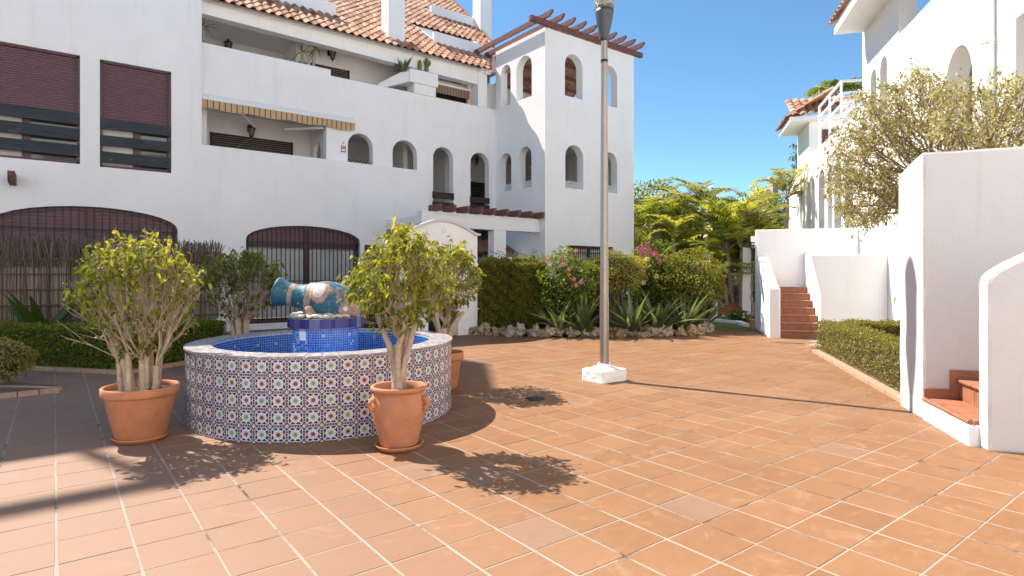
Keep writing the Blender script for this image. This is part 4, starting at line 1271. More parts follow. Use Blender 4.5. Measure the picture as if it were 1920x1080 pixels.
for s_ in (-1, 1):
    a = math.atan2(-CB[1], -CB[0]) + s_*1.05
    d = Vector((math.cos(a), math.sin(a), 0)); tn = Vector((-d.y, d.x, 0))
    m = MB(); m.tube([d*.232+Vector((0,0,.445)), d*.272+Vector((0,0,.44)), d*.285+Vector((0,0,.41)), d*.268+Vector((0,0,.375)), d*.240+Vector((0,0,.36))], [.024,.022,.020,.022,.026], 8)
    put('handle', mesh('handle', m, M['terracotta2'], True), pB)
CC = gnd(452, 690.0); CC = at_depth(452, 632, 9.6); CC[2] = 0
CD = gnd(834, 726)
std = [(.0,.0),(.155,.0),(.165,.01),(.215,.36),(.22,.37),(.245,.375),(.25,.39),(.25,.465),(.243,.475),(.225,.472),(.218,.42)]
pC = pot('plant_pot', CC, std, 'terracotta pot hidden behind the fountain under the rear fig', M['terracotta'], soil=(.22,.43))
pD = pot('plant_pot', CD, std, 'ribbed terracotta pot just right of the fountain', M['terracotta'], soil=(.22,.43), ribs=26, n=104)
CE = gnd(692, 618)
pE = pot('plant_pot', CE, [(.0,.03),(.17,.03),(.215,.25),(.22,.26),(.24,.265),(.245,.36),(.23,.365),(.22,.3)], 'small dark terracotta pot by the building wall with a slender stem', M['terracotta'], soil=(.22,.31), saucer=.2)
M['privet_leaf'] = leafmat('privet_leaf', (.10,.115,.015), (.25,.25,.035), (.46,.43,.10), .48)
# ------------------------------------------------------------------ leaf makers
def leaf_cloud(P, D, length, width, tint, fold=.25, droop=.25, seg=1):
    """P (N,3) bases, D (N,3) directions, per-leaf length/width; returns V, T, tint"""
    N = len(P); D = norm(np.asarray(D, float)); P = np.asarray(P, float)
    length = np.broadcast_to(length, (N,))[:,None]; width = np.broadcast_to(width, (N,))[:,None]
    ref = norm(rng.normal(0,1,(N,3)) + np.array([0,0,1.0]))
    sd = norm(np.cross(D, ref)); up = np.cross(sd, D)
    dz = np.array([0,0,-1.0])
    if seg == 1:
        mid = P + D*length*.45; tip = P + D*length + dz*droop*length
        l = mid + sd*width*.5 + up*width*fold; r = mid - sd*width*.5 + up*width*fold
        V = np.stack([P, l, tip, r], 1).reshape(-1,3)
        b = np.arange(N)*4
        T_ = np.stack([np.stack([b,b+1,b+2],1), np.stack([b,b+2,b+3],1)],1).reshape(-1,3)
        return V, T_, np.repeat(tint, 4)
    m1 = P + D*length*.33 + dz*droop*length*.12; m2 = P + D*length*.68 + dz*droop*length*.5; tip = P + D*length*.95 + dz*droop*length*1.1
    v = [P, m1+sd*width*.46+up*width*fold, m1, m1-sd*width*.46+up*width*fold, m2+sd*width*.40+up*width*fold*.8, m2, m2-sd*width*.40+up*width*fold*.8, tip]
    V = np.stack(v, 1).reshape(-1,3); b = np.arange(N)*8
    tr = [(0,1,2),(0,2,3),(1,4,5),(1,5,2),(2,5,6),(2,6,3),(4,7,5),(5,7,6)]
    T_ = np.stack([np.stack([b+x for x in t], 1) for t in tr], 1).reshape(-1,3)
    return V, T_, np.repeat(tint, 8)
def cat(parts):
    V = []; T_ = []; t = []; o = 0
    for v, f, x in parts:
        V.append(v); T_.append(f+o); t.append(x); o += len(v)
    return np.concatenate(V), np.concatenate(T_), np.concatenate(t)
def put_np(name, parts, mat, parent, smooth=False):
    v, f, t = cat(parts) if isinstance(parts, list) else parts
    o = put(name, big_mesh(name, v, f, mat, t, smooth), parent)
    o.location = -wloc(parent); return o
def rand_dir(n):
    return norm(rng.normal(0,1,(n,3)))

# ------------------------------------------------------------------ branching by gathering tips
class Tree:
    def __init__(s): s.mb = MB(); s.tw = MB(); s.tips = []
    def grow(s, p, tips, lev, ks, fr, c, rexp=.46, wob=.05, d0=None):
        n = len(tips)
        if lev >= len(ks) or n <= 1:
            for t in tips:
                L = np.linalg.norm(t-p)
                mid = (p+t)/2 + rng.normal(0, wob*L, 3); 
                r0 = c*1.0
                s.tw.tube([p, mid, t], [r0, r0*.8, r0*.5], 3, cap=False)
                s.tips.append((t, norm((t-mid)[None])[0]))
            return
        k = min(ks[lev], n)
        cen = tips[rng.choice(n, k, replace=False)].copy()
        for it in range(5):
            d = ((tips[:,None]-cen[None])**2).sum(2); lab = d.argmin(1)
            for q in range(k):
                if (lab == q).any(): cen[q] = tips[lab == q].mean(0)
        for q in range(k):
            g = tips[lab == q]
            if len(g) == 0: continue
            tgt = p + (g.mean(0)-p)*fr[lev]
            L = np.linalg.norm(tgt-p)
            mid = (p+tgt)/2 + rng.normal(0, wob*L, 3)
            if d0 is not None: mid = p + np.array(d0)*L*.45 + rng.normal(0, wob*L, 3)
            r0 = c*len(g)**rexp; r1 = c*max(1, len(g)*.8)**rexp
            pts = [p, mid, tgt]
            if r0 > .006: 
                q1 = p*.25+mid*.6+tgt*.15 + rng.normal(0, wob*L*.35, 3); q2 = p*.12+mid*.5+tgt*.38 + rng.normal(0, wob*L*.35, 3)
                pts = [p, q1, q2, tgt]
            tgt_mb = s.mb if r0 > .008 else s.tw
            tgt_mb.tube(pts, np.linspace(r0, r1, len(pts)), 7 if r0 > .012 else (5 if r0 > .006 else 3), cap=False)
            s.grow(tgt, g, lev+1, ks, fr, c, rexp, wob)

def crown_tips(n, c, rx, rz_up, rz_dn, shell=.72, cone=None):
    out = []
    while len(out) < n:
        d = rand_dir(1)[0]
        r = shell + (1-shell)*rng.random()**.6
        p = np.array([d[0]*rx, d[1]*rx, d[2]*(rz_up if d[2] > 0 else rz_dn)])*r
        if p[2] < 0 and rng.random() < .35: continue
        if cone is not None and p[2] < -cone*rz_dn and math.hypot(p[0],p[1]) < rx*.55: continue
        out.append(p + c)
    return np.array(out)
def fig_tree(name, base, label, crown_c, rx, ru, rd, ntips, stems, c, leaves, mat, seed, leafL=.075, group='fig trees in terracotta pots', extra=None, trunk=None, rbase=(.06,.11), gnarl=0):
    global rng
    save = rng; rng = np.random.default_rng(seed)
    t = thing(name, (base[0], base[1], base[2]), label, 'tree', group)
    tr = Tree()
    tips = crown_tips(ntips, np.array(crown_c), rx, ru, rd)
    # uneven silhouette
    ang = np.arctan2(tips[:,1]-crown_c[1], tips[:,0]-crown_c[0])
    k = (1 + .13*np.sin(3*ang+seed) + .09*np.sin(5*ang+2*seed+tips[:,2]*4))*rng.uniform(.78,1.12,len(tips))
    tips[:,0] = crown_c[0] + (tips[:,0]-crown_c[0])*k; tips[:,1] = crown_c[1] + (tips[:,1]-crown_c[1])*k
    tips[:,2] = crown_c[2] + (tips[:,2]-crown_c[2])*rng.uniform(.75,1.15,len(tips)) + rng.normal(0, .03, len(tips))
    if extra is not None: tips = np.vstack([tips, extra])
    b = np.array(base, float)
    if trunk:   # one stout trunk that splits into limbs
        h, r = trunk
        m = MB(); n = 14
        lean = np.array([rng.normal(0,.02), rng.normal(0,.02), 1.0])
        pts = [b+lean*h*f for f in (-.08,0,.06,.3,.6,.85)]
        m.tube(pts, [r*1.15,r*1.1,r*.95,r*.85,r*.8,r*.6], n)
        # fused limbs winding up the trunk and parting into a vase
        for q in range(gnarl):
            a = q*2*math.pi/gnarl + rng.normal(0,.2); tw = rng.normal(0,.5)
            ring = [b + np.array([r*k2*math.cos(a+tw*f), r*k2*math.sin(a+tw*f), h*f]) + rng.normal(0,.006,3) for f, k2 in ((.10,.45),(.35,.55),(.6,.85),(.85,1.35),(1.1,2.0),(1.35,2.9))]
            m.tube(ring, [r*.30,r*.40,r*.42,r*.40,r*.36,r*.26], 8)
        tr.mb.merge(m)
        top = b+lean*h
        tr.grow(top, tips, 0, stems, (.42,.48,.5,.5), c, wob=.09)
    else:       # many stems side by side out of the pot
        k = stems[0]
        cen = tips[rng.choice(len(tips), k, replace=False)].copy()
        for it in range(6):
            lab = ((tips[:,None]-cen[None])**2).sum(2).argmin(1)
            for q in range(k):
                if (lab == q).any(): cen[q] = tips[lab == q].mean(0)
        for q in range(k):
            g = tips[lab == q]
            if not len(g): continue
            off = (g.mean(0)-np.array(crown_c)); off[2] = 0
            a = math.atan2(off[1], off[0]); rr = rbase[0] + rbase[1]*min(1, np.linalg.norm(off)/rx)
            s0 = b + np.array([rr*math.cos(a)+rng.normal(0,.015), rr*math.sin(a)+rng.normal(0,.015), -.03])
            h = rng.uniform(.22,.42)
            s1 = s0 + np.array([rng.normal(0,.012)+.03*math.cos(a), rng.normal(0,.012)+.03*math.sin(a), h])
            r0 = c*len(g)**.46*1.35
            tr.mb.tube([s0, s0*.6+s1*.4+np.array([rng.normal(0,.008),rng.normal(0,.008),0]), s1], [r0*1.5, r0*1.1, r0], 8, cap=False)
            tr.grow(s1, g, 0, stems[1:], (.48,.5,.5), c, wob=.06)
    put_o = obj('trunk', tr.mb, M['bark'], t, smooth=True)
    obj('twigs', tr.tw, M['twig'], t)
    tp = np.array([x for x,_ in tr.tips]); td = np.array([x for _,x in tr.tips])
    # leaf density varies from twig to twig; the crown top carries most
    w = rng.gamma(1.3, 1.0, len(tp)) * (.25 + np.clip((tp[:,2]-crown_c[2]+rd*.7)/(ru+rd*.7), 0, 1)**.8*1.2)
    w /= w.sum()
    idx = rng.choice(len(tp), leaves, p=w)
    back = rng.random(leaves)**1.2*.16
    P = tp[idx] - td[idx]*back[:,None] + rng.normal(0,.016,(leaves,3))
    D = td[idx]*.5 + rand_dir(leaves)*.8 + np.array([0,0,-.35])
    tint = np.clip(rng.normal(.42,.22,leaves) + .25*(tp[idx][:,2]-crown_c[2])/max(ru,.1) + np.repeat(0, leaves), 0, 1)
    LL = leafL*rng.uniform(.7,1.2,leaves)
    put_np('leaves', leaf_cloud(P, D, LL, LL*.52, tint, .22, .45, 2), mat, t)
    rng = save
    return t
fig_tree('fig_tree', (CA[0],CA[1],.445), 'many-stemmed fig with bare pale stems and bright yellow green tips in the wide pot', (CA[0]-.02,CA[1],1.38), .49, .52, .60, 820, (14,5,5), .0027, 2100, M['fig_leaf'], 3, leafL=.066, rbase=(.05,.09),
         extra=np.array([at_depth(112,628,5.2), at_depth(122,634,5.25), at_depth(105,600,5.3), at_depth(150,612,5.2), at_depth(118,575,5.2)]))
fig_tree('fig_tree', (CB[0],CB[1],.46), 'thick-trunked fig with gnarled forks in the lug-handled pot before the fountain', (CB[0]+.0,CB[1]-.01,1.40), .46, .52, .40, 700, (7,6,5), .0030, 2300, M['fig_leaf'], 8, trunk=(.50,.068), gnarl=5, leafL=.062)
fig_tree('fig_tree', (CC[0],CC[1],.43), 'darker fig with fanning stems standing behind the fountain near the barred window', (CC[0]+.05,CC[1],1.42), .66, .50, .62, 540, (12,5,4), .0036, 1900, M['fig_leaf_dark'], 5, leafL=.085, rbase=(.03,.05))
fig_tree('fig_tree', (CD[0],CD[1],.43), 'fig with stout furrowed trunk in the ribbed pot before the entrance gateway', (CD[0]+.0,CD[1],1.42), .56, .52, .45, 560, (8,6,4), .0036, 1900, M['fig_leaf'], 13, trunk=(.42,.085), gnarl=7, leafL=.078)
tE = thing('potted_sapling', (CE[0],CE[1],.31), 'slender sapling in the small dark pot by the wall', 'sapling')
mb = MB(); mb.tube([(CE[0],CE[1],.3),(CE[0]+.02,CE[1],.9),(CE[0],CE[1],1.6)], [.02,.016,.01], 6); obj('trunk', mb, M['bark'], tE)
n = 260; P = np.array([CE[0],CE[1],1.65]) + rand_dir(n)*np.array([.38,.38,.40])*rng.random((n,1))**.4
put_np('leaves', leaf_cloud(P, rand_dir(n)+np.array([0,0,-.3]), .09, .045, rng.random(n), .2, .4, 1), M['fig_leaf_dark'], tE)

# ------------------------------------------------------------------ hedges
def hedge(name, label, cat_, path, width, z0, z1, n, leaf, mat, core, bump=.035, group=None, dens_top=1.0, sprig=.02):
    """box hedge following a path of (x,y); leaves on its faces, uneven outline"""
    path = [np.array(p, float) for p in path]
    t = thing(name, (path[0][0], path[0][1], 0), label, cat_, group)
    mb = MB(); segs = []
    for a, b in zip(path[:-1], path[1:]):
        d = (b-a); L = np.linalg.norm(d); d /= L; nn = np.array([-d[1], d[0]]); segs.append((a,b,d,nn,L))
        i = .05
        c = [a+nn*i-d*(-i), b+nn*i, b+nn*(width-i), a+nn*(width-i)]
        c = [a+d*i+nn*i, b-d*i*.2+nn*i, b-d*i*.2+nn*(width-i), a+d*i+nn*(width-i)]
        mb.add([(x,y,z0-.02) for x,y in c]+[(x,y,z1-i) for x,y in c], [(4,5,6,7),(0,1,5,4),(1,2,6,5),(2,3,7,6),(3,0,4,7)])
    obj('branches', mb, core, t)
    tot = sum(s[4] for s in segs); Ps = []; Ns = []
    H = z1-z0
    for a,b,d,nn,L in segs:
        m = int(n*L/tot)
        af, at_, ab = H*1.0, width*dens_top, H*.35
        pr = np.array([af, at_, ab]); pr /= pr.sum()
        w_ = rng.choice(3, m, p=pr)
        u = rng.random(m)*L; h = rng.random(m)
        P = np.zeros((m,3)); N = np.zeros((m,3))
        for k in range(3):
            s = w_ == k
            if k == 0: q = a[None]+d*u[s,None]; P[s,:2] = q; P[s,2] = z0+h[s]*H; N[s,:2] = -nn
            if k == 1: q = a[None]+d*u[s,None]+nn*(h[s,None]*width); P[s,:2] = q; P[s,2] = z1; N[s,2] = 1
            if k == 2: q = a[None]+d*u[s,None]+nn*width; P[s,:2] = q; P[s,2] = z0+h[s]*H; N[s,:2] = nn
        Ps.append(P); Ns.append(N)
    for (pt, d) in ((path[0], -segs[0][2]), (path[-1], segs[-1][2])):
        m = int(n*width/tot*.5); nn = segs[0][3] if pt is path[0] else segs[-1][3]
        P = np.zeros((m,3)); P[:,:2] = pt + nn*(rng.random((m,1))*width); P[:,2] = z0+rng.random(m)*H
        N = np.zeros((m,3)); N[:,:2] = d; Ps.append(P); Ns.append(N)
    P = np.concatenate(Ps); N = np.concatenate(Ns)
    m = len(P)
    ww = np.sin(P[:,0]*5.1+1)*np.sin(P[:,1]*6.3)*.5+np.sin(P[:,0]*13+P[:,2]*11)*np.sin(P[:,1]*12.1-P[:,2]*9)*.6
    P += N*(ww*bump + rng.normal(0,.012,m) - rng.random(m)**3*.06)[:,None]
    spr = (rng.random(m) < .05) & (N[:,2] > .5)
    P[spr,2] += rng.random(spr.sum())*sprig*3
    D = N*.6 + rand_dir(m)*.9 + np.array([0,0,.25])
    LL = leaf*rng.uniform(.7,1.3,m)
    tint = np.clip(rng.normal(.45,.2,m) + ww*.10, 0, 1)
    put_np('leaves', leaf_cloud(P, D, LL, LL*.6, tint, .2, .1, 1), mat, t)
    return t
hedge('box_hedge', 'dark green clipped box hedge in the kerbed bed before the reed fence', 'hedge', [(-2.6,15.2),(.84,10.80),(2.50,11.85)], .62, .02, .64, 30000, .042, M['box_leaf'], M['core'], group='clipped box hedges')
def hedge_rev(*a, **k): return hedge(*a, **k)
# path direction decides the side: PD reversed puts the width towards -Q, so walk along +P with the width on the left = -Q
h = hedge('box_hedge', 'sun-bleached clipped box hedge beside the tall right-hand white wall', 'hedge', [pq(7.95,3.18)[:2], pq(13.05,3.18)[:2]], .50, .03, .55, 24000, .034, M['box_leaf2'], M['core_dry'], group='clipped box hedges')
h = hedge('box_hedge', 'back arm of the right-hand box hedge below the white stair panel', 'hedge', [pq(12.6,3.2)[:2], pq(12.6,4.5)[:2]], .46, .03, .57, 8000, .036, M['box_leaf2'], M['core_dry'], group='clipped box hedges')
# soft shrubs
def shrub(name, label, c, rx, rz_, n, leaf, mat, core, cat_='shrub', group=None, flat_top=0.0, stems=None, aspect=.55, tnoise=.2, core_s=.78, lump=.12, rnd=.9, seg=1):
    t = thing(name, (c[0], c[1], 0), label, cat_, group)
    c = np.array(c, float)
    d = rand_dir(n)
    lum = lump*np.sin(d[:,0]*5+c[0])*np.sin(d[:,1]*6+c[1]) + lump*.7*np.sin(d[:,2]*9+d[:,0]*7)
    r = (1+lum)*(1-rng.random(n)**3*.35)
    P = c + d*np.array([rx,rx,rz_])*r[:,None]
    D = d*.6 + rand_dir(n)*rnd + np.array([0,0,.2])
    LL = leaf*rng.uniform(.7,1.3,n)
    tint = np.clip(rng.normal(.42,tnoise,n) + .9*lum, 0, 1)
    put_np('leaves', leaf_cloud(P, D, LL, LL*aspect, tint, .2, .15, seg), mat, t)
    if core is not None:
        mb = MB(); pr = [(math.sin(math.pi*i/8)*rx*core_s+.001, -math.cos(math.pi*i/8)*rz_*core_s) for i in range(9)]
        mb.lathe(pr, tuple(c), 14, wob=lambda a, z: .1*math.sin(3*a+c[0])+.06*math.sin(5*a)); obj('branches', mb, core, t, smooth=True)
    if stems:
        mb = MB()
        for k in range(stems):
            a = rng.random()*6.28; r0 = rng.random()*rx*.25; r1 = rx*.6*rng.random()
            mb.tube([(c[0]+r0*math.cos(a),c[1]+r0*math.sin(a),0),(c[0]+r1*.6*math.cos(a)+rng.normal(0,.04),c[1]+r1*.6*math.sin(a)+rng.normal(0,.04),(c[2]-rz_)*.6),(c[0]+r1*math.cos(a),c[1]+r1*math.sin(a),c[2])], [.028,.022,.014], 6)
        obj('trunk', mb, M['twig_warm'], t)
    return t
c = gnd(15, 722)
shrub('round_shrub', 'small pale half-dry round shrub in the kerbed corner at the left', (c[0],c[1],.36), .27, .24, 3000, .035, M['dry_leaf'], M['core_dry'], stems=7)
p = pq(10.3, 3.9); shrub('low_shrub', 'low lime green shrub enclosed by the right-hand box hedges', (p[0],p[1],.34), .55, .24, 3500, .05, M['box_leaf2'], M['core_dry'])
p = pq(8.9, 3.8); shrub('low_shrub', 'leafy bright shrub at the near end behind the right-hand hedge', (p[0],p[1],.30), .5, .26, 2500, .06, M['green_leaf'], M['core'])
p = pq(8.35, 2.95)
t = thing('young_plant', (p[0],p[1],0), 'young leafy plant poking out from behind the end of the tall white wall', 'plant')
mb = MB(); mb.tube([p,(p[0]+.02,p[1],.6),(p[0],p[1],1.15)], [.012,.01,.006], 5); obj('stem', mb, M['bark'], t)
n = 90; P = np.array([p[0],p[1],1.05])+rng.normal(0,1,(n,3))*np.array([.12,.12,.13]); put_np('leaves', leaf_cloud(P, rand_dir(n)+np.array([0,0,.3]), .10, .045, rng.random(n), .2,.3,2), M['fig_leaf'], t)

# left bed: soil, clay kerb bricks
lb = thing('planting_bed', (.8,11,0), 'kerbed planting bed of the left-hand box hedge', 'planting bed')
mb = MB(); mb.add([(-3,14.9,.03),(.85,10.72,.03),(2.7,11.8,.03),(3.0,14.5,.03),(-2.5,16.5,.03)], [(0,1,2,3,4)]); obj('soil', mb, M['earth'], lb)
def brick_run(parent, a, b, n, w=.10, z=.055, mat='curb'):
    a = Vector(a); b = Vector(b); d = (b-a)/n
    for k in range(n):
        mb = MB(); p0 = a+d*(k+.02); p1 = a+d*(k+.98)
        mb.beam((p0.x,p0.y,z/2-.01), (p1.x,p1.y,z/2-.01), w, z+.02); obj('brick', mb, M[mat], parent, bevel=.006)
brick_run(lb, (-1.8,13.98), (.83,10.66), 17); brick_run(lb, (.87,10.66), (2.6,11.72), 8)
cb = thing('planting_bed', (-.3,9.6,0), 'small kerbed corner bed of the pale shrub at the left edge', 'planting bed')
mb = MB(); mb.add([(-2.5,9.5,.05),(.0,9.58,.05),(.05,9.75,.05),(-1.5,12,.05)], [(0,1,2,3)]); obj('soil', mb, M['earth'], cb)
brick_run(cb, (-1.6,9.42), (.06,9.53), 8); brick_run(cb, (.06,9.58), (-.9,10.5), 6)

# broad-leaved plant behind the hedge, every leaf its own
def blade(L, W_, curve, n=7, fold=.18, tipw=.15):
    v = []; f = []
    for i in range(n+1):
        s = i/n; w = W_*math.sin(math.pi*(.12+.88*s)**.8)*(1-.25*s) if s < 1 else .002
        y = L*s; z = -curve*L*s*s
        v += [(-w/2,y,z+fold*w),(0,y,z),(w/2,y,z+fold*w)]
    for i in range(n):
        a = i*3; f += [(a,a+1,a+4,a+3),(a+1,a+2,a+5,a+4)]
    m = MB(); m.add(v, f); return m
def blade_mesh(L, W_, curve, mat, tint, n=7, fold=.18):
    v_, t_ = tri_of(blade(L, W_, curve, n, fold)); 
    return big_mesh('leaf', v_, t_, mat, np.full(len(v_), tint), True)
def blade_plant(name, c, label, meshes, n, cat_, spread=(.25,1.15), r0=.10, group=None, zs=0.0, sc=(.75,1.1)):
    t = thing(name, (c[0],c[1],c[2]), label, cat_, group)
    for k in range(n):
        a = k*2.39996 + rng.normal(0,.2); el = spread[0] + (spread[1]-spread[0])*rng.random()
        o = put('leaf', meshes[rng.integers(0,len(meshes))], t, (r0*math.cos(a)*rng.random(), r0*math.sin(a)*rng.random(), zs))
        o.rotation_euler = (Matrix.Rotation(a-math.pi/2, 4, 'Z') @ Matrix.Rotation(el, 4, 'X') @ Matrix.Rotation(rng.normal(0,.25), 4, 'Y')).to_euler()
        s = rng.uniform(*sc); o.scale = (s,s,s)
    return t
aloe = [blade_mesh(.95,.15,.32,M['aloe_leaf'],x) for x in (.2,.35,.5,.7)] + [blade_mesh(.85,.16,.15,M['aloe_leaf'],.9)]
blade_plant('agave', (-.15,13.3,.22), 'dark broad-leaved agave rising behind the left hedge before the reed fence', aloe, 30, 'agave', (.3,1.3), .15, sc=(1.0,1.4))
blade_plant('agave', (1.25,12.6,.15), 'second smaller broad-leaved plant half hidden behind the first fig tree', aloe, 16, 'agave', (.3,1.2), .12, sc=(.6,.95))

# ------------------------------------------------------------------ reed fence with its rusty trellis on a low white wall
fl = thing('low_wall', (1,14.6,0), 'low white wall carrying the brown reed fence', 'wall')
mb = MB(); mb.box((-4,14.6,0),(3.05,14.85,.44)); mb.box((-4,14.55,.44),(3.08,14.9,.50)); obj('wall', mb, W, fl, bevel=.015)
rf = thing('reed_fence', (1,14.7,.5), 'weathered brown reed fence tied to a rusty trellis beside the left hedge', 'fence')
reed = NT('dry_reed'); a = reed.attr('tint'); reed.col(reed.ramp(a, [(0,(.08,.06,.045)),(.4,(.22,.17,.135)),(.75,(.38,.315,.255)),(1,(.52,.45,.38))])); reed.set(.9, spec=.15)
def reeds(u0, u1, n, z0, z1, v, zj, tlo, thi, lean=.015, wd=.011):
    V = []; T_ = []; tn = []
    for k in range(n):
        u = u0+(u1-u0)*rng.random(); w = wd*rng.uniform(.6,1.3); top = z1+rng.normal(0,zj); l = rng.normal(0,lean); y = v+rng.normal(0,.018); bz = z0+abs(rng.normal(0,.03))
        o_ = len(V)
        for z, dx in ((bz,0),(top,l*2)):
            V += [(u+dx-w/2,y,z),(u+dx,y-w/2,z),(u+dx+w/2,y,z)]
        T_ += [(o_,o_+1,o_+4),(o_,o_+4,o_+3),(o_+1,o_+2,o_+5),(o_+1,o_+5,o_+4)]
        x = rng.uniform(tlo,thi); tn += [x*.8]*3+[x]*3
    return np.array(V), np.array(T_), np.array(tn)
o = put_np('reeds', [reeds(-4,2.95,2300,.5,1.80,14.74,.02,.2,1.0), reeds(-4,2.95,1500,1.62,2.17,14.70,.05,.0,.45,.05,.013)], reed.m, rf); tag(o, kind='stuff')
mb = MB(); mb.box((-4,14.79,.5),(2.95,14.80,2.0)); obj('backing', mb, M['core_dry'], rf)
for k in range(21):
    u = 2.92-k*.335
    mb = MB(); mb.box((u-.012,14.655,.5),(u+.012,14.68,1.78)); obj('trellis_bar', mb, M['rust'], rf)
for z in (.6,.9,1.2,1.5,1.77):
    mb = MB(); mb.box((-4,14.64,z-.012),(2.94,14.655,z+.012)); obj('trellis_bar', mb, M['rust'], rf)

# ------------------------------------------------------------------ garden bed in the middle
arc = [(8.25,12.45),(8.42,12.0),(9.07,11.0),(10.08,10.2),(11.2,9.5),(12.3,8.97),(13.2,9.05),(13.9,9.6)]
gb = thing('planting_bed', (11,11,0), 'soil bed behind the border of rough rocks', 'planting bed')
mb = MB(); mb.add([(x+.12,y+.12,.12) for x,y in arc]+[(14.5,12,.12),(14.0,14.3,.12),(8.5,14.3,.12)], [tuple(range(len(arc)+3))]); obj('soil', mb, M['earth'], gb)
rk = []
for k in range(7):
    r0 = np.random.default_rng(40+k); m = MB()
    bm_n, bm_l = 11, 8
    ph = r0.random(6)*6.28
    m.lathe([(max(.02,math.sin(math.pi*i/bm_l))*.5, -math.cos(math.pi*i/bm_l)*.5) for i in range(bm_l+1)], (0,0,0), bm_n)
    vv = np.array(m.v); 
    for q in range(3): vv *= (1+.20*np.sin(vv@r0.normal(0,8,3)+ph[q]))[:,None]; vv += r0.normal(0,.035,vv.shape)
    m.v = [tuple(x) for x in vv]
    rk.append(mesh('rock', m, M['stone' if k % 2 else 'stone2'], False))
arcv = np.array(arc); sl_ = np.linalg.norm(np.diff(arcv,axis=0),axis=1); cum = np.concatenate([[0],np.cumsum(sl_)])
s_ = 0.0
while s_ < cum[-1]:
    x = np.interp(s_, cum, arcv[:,0]); y = np.interp(s_, cum, arcv[:,1]); d_ = rng.uniform(.20,.34)
    hh = rng.uniform(.18,.30)
    o = put('border_rock', rk[rng.integers(0,7)], None, (x+rng.normal(0,.03), y+rng.normal(0,.03), hh*.42), (rng.normal(0,.3), rng.normal(0,.3), rng.random()*6.3))
    o.scale = (d_*1.05, d_*.9, hh)
    tag(o, 'rough tan rock set in the border of the middle garden bed', 'rock', 'rocks edging the garden bed')
    s_ += d_*.72
# tall clipped hedge at the left of the bed
a0 = at_depth(900,600,15.0); a1 = at_depth(1022,600,15.0)
hedge('privet_hedge', 'tall olive green clipped hedge right of the entrance gateway', 'hedge', [(a0[0],a0[1]),(a1[0],a1[1])], 1.0, .1, 1.78, 24000, .055, M['privet_leaf'], M['core'], bump=.16, sprig=.09)
def at3(x, y, Y): return at_depth(x, y, Y)
def flowers(parent, pts, r, mat, name='flower', n=5):
    for p in pts:
        d = norm((np.array([0,0,EYE])-p + rng.normal(0,.35,3)*np.linalg.norm(p))[None])[0]
        a = norm(np.cross(d, [0,0,1.0])[None])[0]; b = np.cross(a, d)
        V = []; T_ = []
        for k in range(n):
            t0 = 2*math.pi*k/n
            q = lambda t, rr, h: p + (a*math.cos(t)+b*math.sin(t))*rr + d*h
            o_ = len(V); V += [q(t0,.0,0), q(t0-.55,r*.75,r*.35), q(t0-.3,r*1.05,r*.28), q(t0+.3,r*1.05,r*.28), q(t0+.55,r*.75,r*.35)]
            T_ += [(o_,o_+1,o_+2),(o_,o_+2,o_+3),(o_,o_+3,o_+4)]
        o = put(name, big_mesh(name, np.array(V), np.array(T_), mat, rng.random(len(V))), parent); o.location = -wloc(parent)
c = at3(1060,525,14.9)
hb = shrub('hibiscus', 'hibiscus bush with pink open flowers between the tall hedge and the lamp post', (c[0],c[1],1.28), .66, .78, 3800, .075, M['green_leaf'], M['core'], 'flowering bush', lump=.22, core_s=.55, stems=6)
flowers(hb, [at3(x,y,14.25+rng.normal(0,.06)) for x,y in ((1053,496),(1067,505),(1067,515),(1076,523),(1089,529),(1054,531),(1080,534),(1088,508),(1027,487),(1057,486),(1080,470))], .055, M['pink'])
c = at3(1152,515,15.6)
shrub('topiary_shrub', 'yellow green variegated shrub clipped to a dome behind the lamp post', (c[0],c[1],1.55), .80, .50, 9000, .055, M['vari_leaf'], M['core_dry'], stems=10, lump=.10)
c = at3(1222,525,16.2)
bg_ = shrub('bougainvillea', 'bougainvillea with magenta bracts beside the palms', (c[0],c[1],1.45), .62, .85, 3800, .075, M['green_leaf'], M['core'], 'flowering bush', lump=.25, core_s=.6)
for x,y in ((1205,468),(1208,473),(1212,466),(1203,463),(1224,478),(1230,481),(1238,488),(1243,485),(1216,470)):
    flowers(bg_, [at3(x,y,15.55)+rng.normal(0,.05,3) for _ in range(2)], .06, M['magenta'], 'bract', 3)
flowers(bg_, [at3(x,y,15.4) for x,y in ((1217,498),(1206,512),(1231,518),(1206,530),(1213,486))], .07, M['cream'])
c = at3(1296,515,16.0)
shrub('round_shrub', 'large dark round clipped shrub before the palm cluster', (c[0],c[1],1.25), .82, .85, 11000, .06, M['privet_leaf'], M['core'], lump=.14)
c = at3(1250,560,16.6)
shrub('garden_shrub', 'dark leafy filler shrub low between the dome and the round shrub', (c[0],c[1],.8), 1.0, .7, 4500, .08, M['green_leaf'], M['core'])
c = at3(1120,580,16.4)
shrub('garden_shrub', 'shadowy filler shrub under the yellow green dome', (c[0],c[1],.65), 1.0, .6, 4500, .08, M['green_leaf'], M['core'])
c = at3(1040,585,16.2)
shrub('garden_shrub', 'shadowy leafy mass under the pink hibiscus', (c[0],c[1],.7), .85, .65, 4000, .08, M['green_leaf'], M['core'])
strap = [blade_mesh(.8,.115,.18,M['strap_leaf'],x,7,.25) for x in (.15,.4,.6,.85)] + [blade_mesh(.95,.10,.35,M['strap_leaf'],x,7,.25) for x in (.3,.7)]
